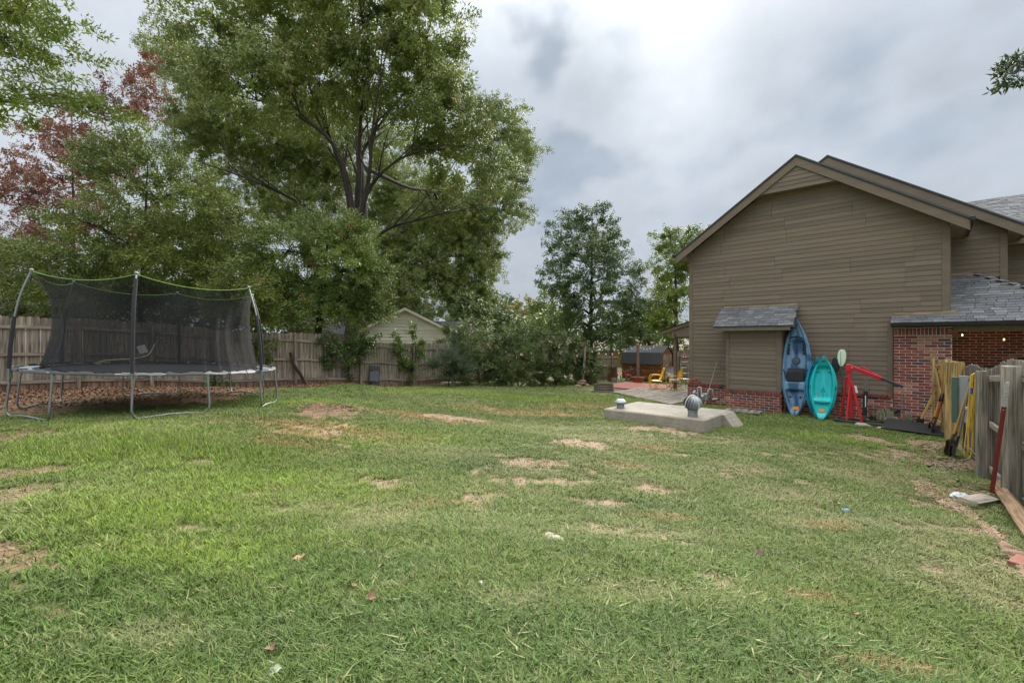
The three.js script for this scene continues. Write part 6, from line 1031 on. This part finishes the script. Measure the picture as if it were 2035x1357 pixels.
const BIG = [[420, 60, 105, 85], [560, 30, 120, 100], [720, 20, 120, 105], [850, 70, 85, 105], [385, 185, 80, 80, 21], [500, 165, 100, 80], [640, 170, 115, 85], [790, 160, 115, 95], [880, 225, 85, 80], [985, 235, 78, 40, 21], [1025, 300, 58, 34, 22], [920, 330, 105, 65], [400, 290, 85, 62, 22], [520, 290, 90, 60, 25], [985, 420, 72, 52, 21.5], [890, 430, 95, 65, 20.5], [905, 515, 78, 55, 20.5], [850, 575, 85, 55, 20], [925, 590, 48, 48, 20.5], [770, 560, 62, 60, 23.5], [480, 400, 100, 60, 23], [630, 270, 100, 55, 26], [770, 300, 90, 50, 25.5], [560, -70, 150, 80], [740, -80, 150, 80], [1000, 360, 58, 36, 23], [820, 400, 80, 60, 25.5], [600, 420, 85, 55, 26], [330, 90, 40, 60, 22], [870, 640, 70, 28, 20], [560, 350, 80, 50, 27], [650, 370, 70, 50, 27.5], [760, 390, 80, 50, 27], [840, 470, 70, 50, 26.5], [760, 470, 60, 50, 27], [640, 330, 70, 40, 28], [960, 520, 50, 50, 22.5], [965, 610, 36, 32, 21.5], [600, 240, 70, 40, 20], [450, 240, 80, 50, 20], [800, 620, 50, 36, 22], [760, 500, 50, 40, 21], [820, 530, 60, 44, 21.2], [640, 470, 50, 40, 21.5], [940, 470, 60, 46, 21.4]];
makeTree({ name: 'shade_tree', label: 'huge dark trunked shade tree towering behind the wooden fence', base: at(700, 668, 22.4).setY(.05), r0: .37, fork: 5.6, lean: .0, lobes: lobesPx(BIG, 22.4, 5, 2.6), leaders: LEAD, seed: 11, sprig: 'broad', colors: [[.14, .195, .045], [.33, .39, .09], [.46, .42, .17]], odd: .06, density: 112, twigs: 14, clump: .30, up: -.05, leafS: 1.3, onTwig: .84 });
makeTree({ name: 'red_leaved_tree', label: 'thin tree with dying rust red leaves at the far left', base: at(150, 690, 26).setY(.5), r0: .11, fork: 3, lobes: lobesPx([[40, 420, 70, 50], [115, 350, 85, 52], [195, 300, 75, 50], [245, 205, 52, 52], [285, 140, 34, 52], [60, 500, 70, 50], [150, 420, 75, 45], [25, 330, 45, 36], [300, 190, 26, 50], [20, 470, 40, 50], [90, 270, 60, 35], [180, 360, 60, 45], [120, 470, 60, 40], [160, 250, 60, 36], [40, 370, 60, 40]], 26, 6, 1.4), seed: 21, sprig: 'broad', colors: [[.24, .095, .068], [.36, .165, .11], [0.155, 0.152, 0.062]], odd: .10, density: 60, twigs: 9, clump: .24, up: .1, leafS: .95 });
makeTree({ name: 'silver_maple', label: 'bright green maple whose branches reach in at the top left corner', base: V3(-14.6, .95, -9.2), r0: .24, fork: 4.6, lobes: lobesPx([[60, 30, 80, 38], [140, 70, 60, 28], [150, 120, 50, 22], [40, 120, 70, 42], [105, 175, 90, 28], [215, 228, 66, 22], [50, 210, 70, 30], [180, 205, 60, 22], [255, 248, 40, 16], [110, 40, 70, 30], [-60, 60, 90, 80], [-80, 200, 80, 70], [-150, 120, 100, 90]], 11.2, 7, .9), seed: 31, sprig: 'maple', colors: [[.175, .26, .037], [.33, .39, .056], [0.372, 0.373, 0.075]], density: 110, twigs: 15, clump: .18, up: .0, bark: M.barkLight, arch: .06, leafS: .85, onTwig: .92 });
makeTree({ name: 'understory_tree', label: 'dense mid green tree with many thin stems behind the trampoline', base: at(273, 700, 16.3).setY(.6), r0: .11, fork: 1.9, lobes: lobesPx([[185, 455, 80, 46], [245, 355, 80, 66], [330, 390, 100, 80], [430, 460, 90, 70], [150, 510, 120, 58], [300, 500, 130, 62], [410, 545, 100, 55], [70, 550, 80, 60], [235, 295, 40, 36], [480, 560, 60, 50], [250, 570, 120, 45], [160, 590, 100, 40], [330, 600, 90, 35], [450, 610, 70, 30], [505, 610, 45, 36]], 16.8, 8, 1.1), seed: 41, sprig: 'small', colors: [[.14, .19, .036], [.29, .345, .062], [.36, .19, .05]], odd: .008, density: 150, twigs: 14, clump: .26, leafS: 1.25 });
makeTree({ name: 'young_leafy_tree', label: 'rounded bright tipped tree right of the trampoline behind the fence', base: at(628, 690, 19.3).setY(.4), r0: .2, fork: 2.2, lobes: lobesPx([[560, 495, 58, 50], [635, 475, 66, 48], [690, 535, 50, 60], [600, 565, 80, 52], [680, 600, 52, 40], [540, 590, 46, 52], [620, 620, 70, 30], [745, 590, 40, 40], [700, 470, 46, 40], [735, 530, 40, 46], [715, 620, 50, 34]], 18.8, 9, .9), seed: 51, sprig: 'small', colors: [[.125, .19, .038], [.28, .36, .072], [.38, .18, .05]], odd: .012, density: 195, twigs: 14, clump: .25, leafS: 1.25 });
makeTree({ name: 'grey_green_tree', label: 'grey green bushy tree behind the fence at the left edge', base: at(10, 700, 17.5).setY(.8), r0: .14, fork: 1.6, lobes: lobesPx([[0, 520, 70, 50], [40, 590, 60, 45], [-60, 560, 80, 70], [80, 620, 60, 34], [20, 630, 60, 26]], 17.5, 10, .8), seed: 61, sprig: 'small', colors: [[0.116, 0.138, 0.056], [0.217, 0.235, 0.094]], density: 110, clump: .26, leafS: 1.2 });
makeTree({ name: 'backing_tree', label: 'shaded tree filling the gap between the trampoline trees and huge tree', base: at(430, 690, 23.5).setY(.3), r0: .2, fork: 2.5, lobes: lobesPx([[430, 560, 90, 60], [340, 480, 90, 70], [520, 640, 80, 40], [240, 600, 110, 60], [120, 600, 110, 60], [470, 480, 70, 60], [600, 640, 60, 34], [560, 590, 50, 50], [380, 640, 80, 40]], 24, 12, .8), seed: 71, sprig: 'broad', colors: [[.10, .145, .04], [.19, .235, .06]], density: 95, clump: .32, leafS: 1.25 });
makeTree({ name: 'garden_tree', label: 'slender dark green tree standing alone left of the brown house', base: at(1173, 735, 27).setY(-.25), r0: .16, fork: 3.0, lobes: lobesPx([[1118, 470, 40, 44], [1190, 448, 40, 38], [1155, 520, 66, 50], [1235, 545, 46, 50], [1108, 555, 44, 40], [1190, 600, 86, 44], [1120, 610, 40, 34], [1255, 610, 36, 40], [1170, 645, 72, 34], [1240, 655, 44, 28], [1150, 432, 24, 22], [1205, 500, 50, 40], [1200, 680, 60, 18]], 27, 13, 1.1), seed: 81, sprig: 'broad', colors: [[0.062, 0.117, 0.033], [0.127, 0.196, 0.050], [0.248, 0.248, 0.062]], odd: .04, density: 108, twigs: 11, clump: .24, up: .2, leafS: .95 });
makeTree({ name: 'lime_maple', label: 'lime green maple close behind the left corner of the brown house', base: at(1345, 745, 33).setY(-.5), r0: .2, fork: 2.5, lobes: lobesPx([[1330, 478, 36, 22], [1328, 525, 44, 36], [1338, 585, 48, 42], [1318, 640, 44, 36], [1365, 500, 36, 36], [1392, 478, 30, 26], [1350, 660, 40, 26], [1310, 600, 30, 36], [1345, 690, 34, 24]], 33, 14, 1.1), seed: 91, sprig: 'broad', colors: [[0.132, 0.207, 0.027], [0.271, 0.324, 0.044], [.26, .26, .05]], odd: .05, density: 100, clump: .3, leafS: 1.15 });
// trees of the far neighbourhood
[[955, 612, 34, 32, 48, [[0.136, 0.208, 0.055], [0.232, 0.294, 0.077]], 'mid green far tree just right of the huge shade tree'], [1003, 606, 24, 24, 66, [[0.145, 0.199, 0.094], [0.194, 0.241, 0.110]], 'bluish green far treetop in the dip of the skyline'], [1042, 618, 34, 30, 58, [[0.271, 0.259, 0.062], [0.250, 0.237, 0.062]], 'yellowish far tree in the middle of the skyline gap'], [1082, 612, 26, 28, 52, [[0.165, 0.224, 0.055], [0.253, 0.310, 0.077]], 'light green far tree beside the slender garden tree'], [1015, 640, 40, 28, 44, [[0.116, 0.173, 0.062], [0.194, 0.241, 0.077]], 'dull green far tree above the flowering bushes'], [1068, 648, 44, 34, 40, [[0.155, 0.224, 0.055], [0.271, 0.345, 0.077]], 'fresh green far tree between bushes and garden tree'], [1215, 650, 60, 34, 42, [[0.098, 0.155, 0.046], [0.155, 0.208, 0.062]], 'dark far tree behind the slender garden tree'], [1290, 640, 40, 36, 40, [[0.106, 0.164, 0.046], [0.194, 0.241, 0.070]], 'dark far tree between garden tree and lime maple'], [1345, 705, 30, 16, 60, [[0.098, 0.155, 0.046], [0.155, 0.208, 0.062]], 'low dark far tree below the patio cover roof'], [700, 600, 90, 60, 48, [[0.116, 0.173, 0.055], [0.194, 0.241, 0.077]], 'far tree behind the cream house'], [1120, 640, 40, 40, 54, [[0.116, 0.173, 0.055], [0.194, 0.241, 0.077]], 'far tree behind the pinkish roof'], [930, 630, 40, 44, 38, [[.12, .18, .05], [.22, .28, .07]], 'bright far tree at the right foot of the huge shade tree'], [985, 640, 40, 30, 42, [[.11, .17, .05], [.20, .26, .07]], 'bright green far tree low in the skyline gap'], [1095, 650, 36, 34, 37, [[.13, .20, .05], [.24, .30, .07]], 'light feathery far tree beside the slender garden tree']].forEach(([px, py, rx, ry, z, cols, label], k) => makeTree({ name: 'far_tree', label, base: at(px, 745, z), r0: .2, fork: 2, group: 'far trees', lobes: lobesPx([[px, py - ry * .35, rx * .6, ry * .6], [px - rx * .5, py + ry * .2, rx * .6, ry * .6], [px + rx * .5, py + ry * .15, rx * .6, ry * .65], [px, py + ry * .7, rx * .9, ry * .6]], z, 200 + k, 1), seed: 300 + k, sprig: 'far', colors: cols, density: 34, twigs: 4, clump: .5, leafS: .9 }));
// flowering hedge of big shrubs
const petals = (() => { const pos = []; for (let i = 0; i < 5; i++) { const a = i * 1.2566, b = a + .5, c = a - .5; pos.push(0, 0, 0, Math.cos(c) * .045, .02, Math.sin(c) * .045, Math.cos(a) * .065, .025, Math.sin(a) * .065, 0, 0, 0, Math.cos(a) * .065, .025, Math.sin(a) * .065, Math.cos(b) * .045, .02, Math.sin(b) * .045); } const g = new THREE.BufferGeometry(); g.setAttribute('position', new THREE.Float32BufferAttribute(pos, 3)); g.computeVertexNormals(); return g; })();
function shrub(o) {
  const m = makeTree({ category: 'shrub', bareStem: false, fork: .4, r0: .05, twigs: 9, clump: .2, arch: .05, ...o, from: o.base });
  if (o.flowers) { const r = rng(o.seed + 9), F = []; for (const l of m.items.flat()) if (r() < o.flowers) F.push({ p: l.p.clone().add(V3((r() - .5) * .1, .05, .14)), rx: 1.2 + (r() - .5), ry: (r() - .5) * 2, s: 1.0 + r() * .5, c: mix3(o.petal[0], o.petal[1], r()) }); scatter('flowers', petals, mat([1, 1, 1], .7), F, m.t, { kind: 'stuff' }); }
  return m;
}
const gz = (px, py, z) => { const p = at(px, py, z); return V3(p.x, gy(p.x, z) - .05, -z); };
[[955, 22.3, [[935, 680, 38, 40], [975, 690, 42, 36], [950, 738, 54, 34], [990, 728, 38, 40]], 'leftmost flowering shrub in front of the cream house roof end'], [1030, 22.8, [[1015, 680, 40, 34], [1055, 690, 40, 40], [1030, 738, 54, 34], [1040, 660, 26, 24], [1000, 750, 36, 22], [1065, 748, 36, 24]], 'tall pink flowered shrub in the middle of the hedge'], [1105, 23.2, [[1090, 695, 38, 38], [1125, 705, 34, 34], [1100, 744, 50, 28], [1128, 750, 30, 20]], 'pink flowered shrub near the leaning post'], [1165, 24, [[1150, 715, 28, 28], [1175, 730, 26, 26], [1160, 752, 32, 18]], 'rightmost shrub behind the leaning post'], [905, 23.4, [[905, 680, 36, 34], [890, 710, 30, 32]], 'flowering shrub behind the blue green yew']].forEach(([px, z, L, label], k) => shrub({ name: 'flowering_shrub', label: 'rose pink ' + label.replace('pink flowered ', ''), base: gz(px, 766, z), group: 'flowering shrub hedge', lobes: lobesPx(L, z, 500 + k, .5), seed: 520 + k, sprig: 'small', colors: [[.095, .15, .04], [.215, .28, .075]], density: 270, flowers: k === 4 ? .015 : .026, petal: [[.58, .32, .37], [.74, .55, .56]], leafS: 1.0, clump: .22 }));
shrub({ name: 'yew_bush', label: 'feathery blue green yew bush against the wooden fence', base: gz(893, 762, 20.6), lobes: lobesPx([[878, 715, 28, 26], [905, 705, 26, 22], [890, 738, 44, 20], [925, 730, 20, 16]], 20.6, 540, .4), seed: 541, sprig: 'yew', colors: [[0.070, 0.124, 0.056], [0.132, 0.186, 0.081]], density: 330, up: .5, clump: .14 });
shrub({ name: 'canna_plant', label: 'tall red flowered plant beside the leaning grey post', base: gz(1166, 762, 22.9), lobes: lobesPx([[1166, 712, 12, 20], [1170, 735, 12, 16], [1160, 690, 8, 10]], 22.9, 545, .2), seed: 546, sprig: 'broad', colors: [[0.078, 0.138, 0.037], [0.155, 0.221, 0.062]], density: 260, flowers: .05, petal: [[.62, .05, .03], [.70, .10, .06]], clump: .12 });
// climbers on the wooden fence
function fenceAt(px, py, off = .16) { const f = faAt(px), x = FO[0] + FDIR[0] * f + FDIR[1] * off, z = FO[1] + FDIR[1] * f - FDIR[0] * off; return V3(x, CAM_Y + (678.5 - py) / FPX * z, -z); }
const lobesF = (L) => L.map(([px, py, rx, ry, off]) => { const c = fenceAt(px, py, off ?? .16), k = -c.z / FPX; return { c, r: V3(rx * k, ry * k, .16) }; });
const climb = (name, label, px, L, seed, o = {}) => { const f = fenceAt(px, 700); shrub({ name, label, category: 'climber', base: V3(f.x, gy(f.x, -f.z) - .05, f.z), lobes: lobesF(L), seed, sprig: 'ivy', colors: [[0.078, 0.138, 0.035], [0.163, 0.241, 0.062]], density: 200, clump: .12, twigs: 12, up: .0, ...o }); };
climb('fence_creeper', 'thick green creeper draped over the wooden fence left of the folded chair', 690, [[640, 672, 22, 14], [690, 676, 44, 16], [735, 672, 24, 12], [645, 700, 18, 20], [670, 690, 26, 18], [700, 702, 24, 20], [690, 730, 12, 20], [650, 722, 9, 16], [725, 690, 18, 14]], 601);
climb('fence_vine', 'wispy vine climbing the fence post right of the folded chair', 812, [[790, 705, 16, 22], [782, 665, 5, 12], [812, 665, 7, 24], [830, 695, 10, 20], [812, 738, 10, 22], [795, 726, 14, 8]], 602, { colors: [[0.109, 0.193, 0.035], [0.232, 0.317, 0.062]], density: 230, clump: .08 });
climb('fence_sapling', 'light green sapling against the fence right of the trampoline', 520, [[520, 672, 16, 20], [530, 690, 20, 12], [505, 690, 14, 12], [540, 710, 9, 8], [512, 710, 8, 16]], 603, { colors: [[0.109, 0.193, 0.037], [0.232, 0.304, 0.062]], density: 150, clump: .1 });
climb('fence_weed', 'small weedy plant at the fence foot behind the trampoline legs', 425, [[440, 770, 10, 6, .4], [410, 772, 12, 5, .5], [425, 745, 10, 20, .1]], 604, { density: 220 });
// the twig that hangs in at the upper right, and the oak it belongs to
makeTree({ name: 'overhanging_oak', label: 'dark oak twig hanging in at the upper right edge', base: V3(9.3, .1, -4.2), r0: .2, fork: 4.2, lobes: [...lobesPx([[2012, 150, 30, 15, 5.6], [1992, 165, 16, 12, 5.6], [2038, 140, 26, 18, 5.6]], 5.6, 3, 0), { c: V3(9, 6.3, -4.4), r: V3(1.4, 1.1, 1.4) }, { c: V3(10.4, 6.5, -3.6), r: V3(1.5, 1.1, 1.4) }], seed: 701, sprig: 'maple', colors: [[0.043, 0.076, 0.022], [0.093, 0.138, 0.035]], density: 150, clump: .05, twigs: 20, leafS: .95, onTwig: .97, arch: .02 });

growGrass();
renderer.render(scene, camera);
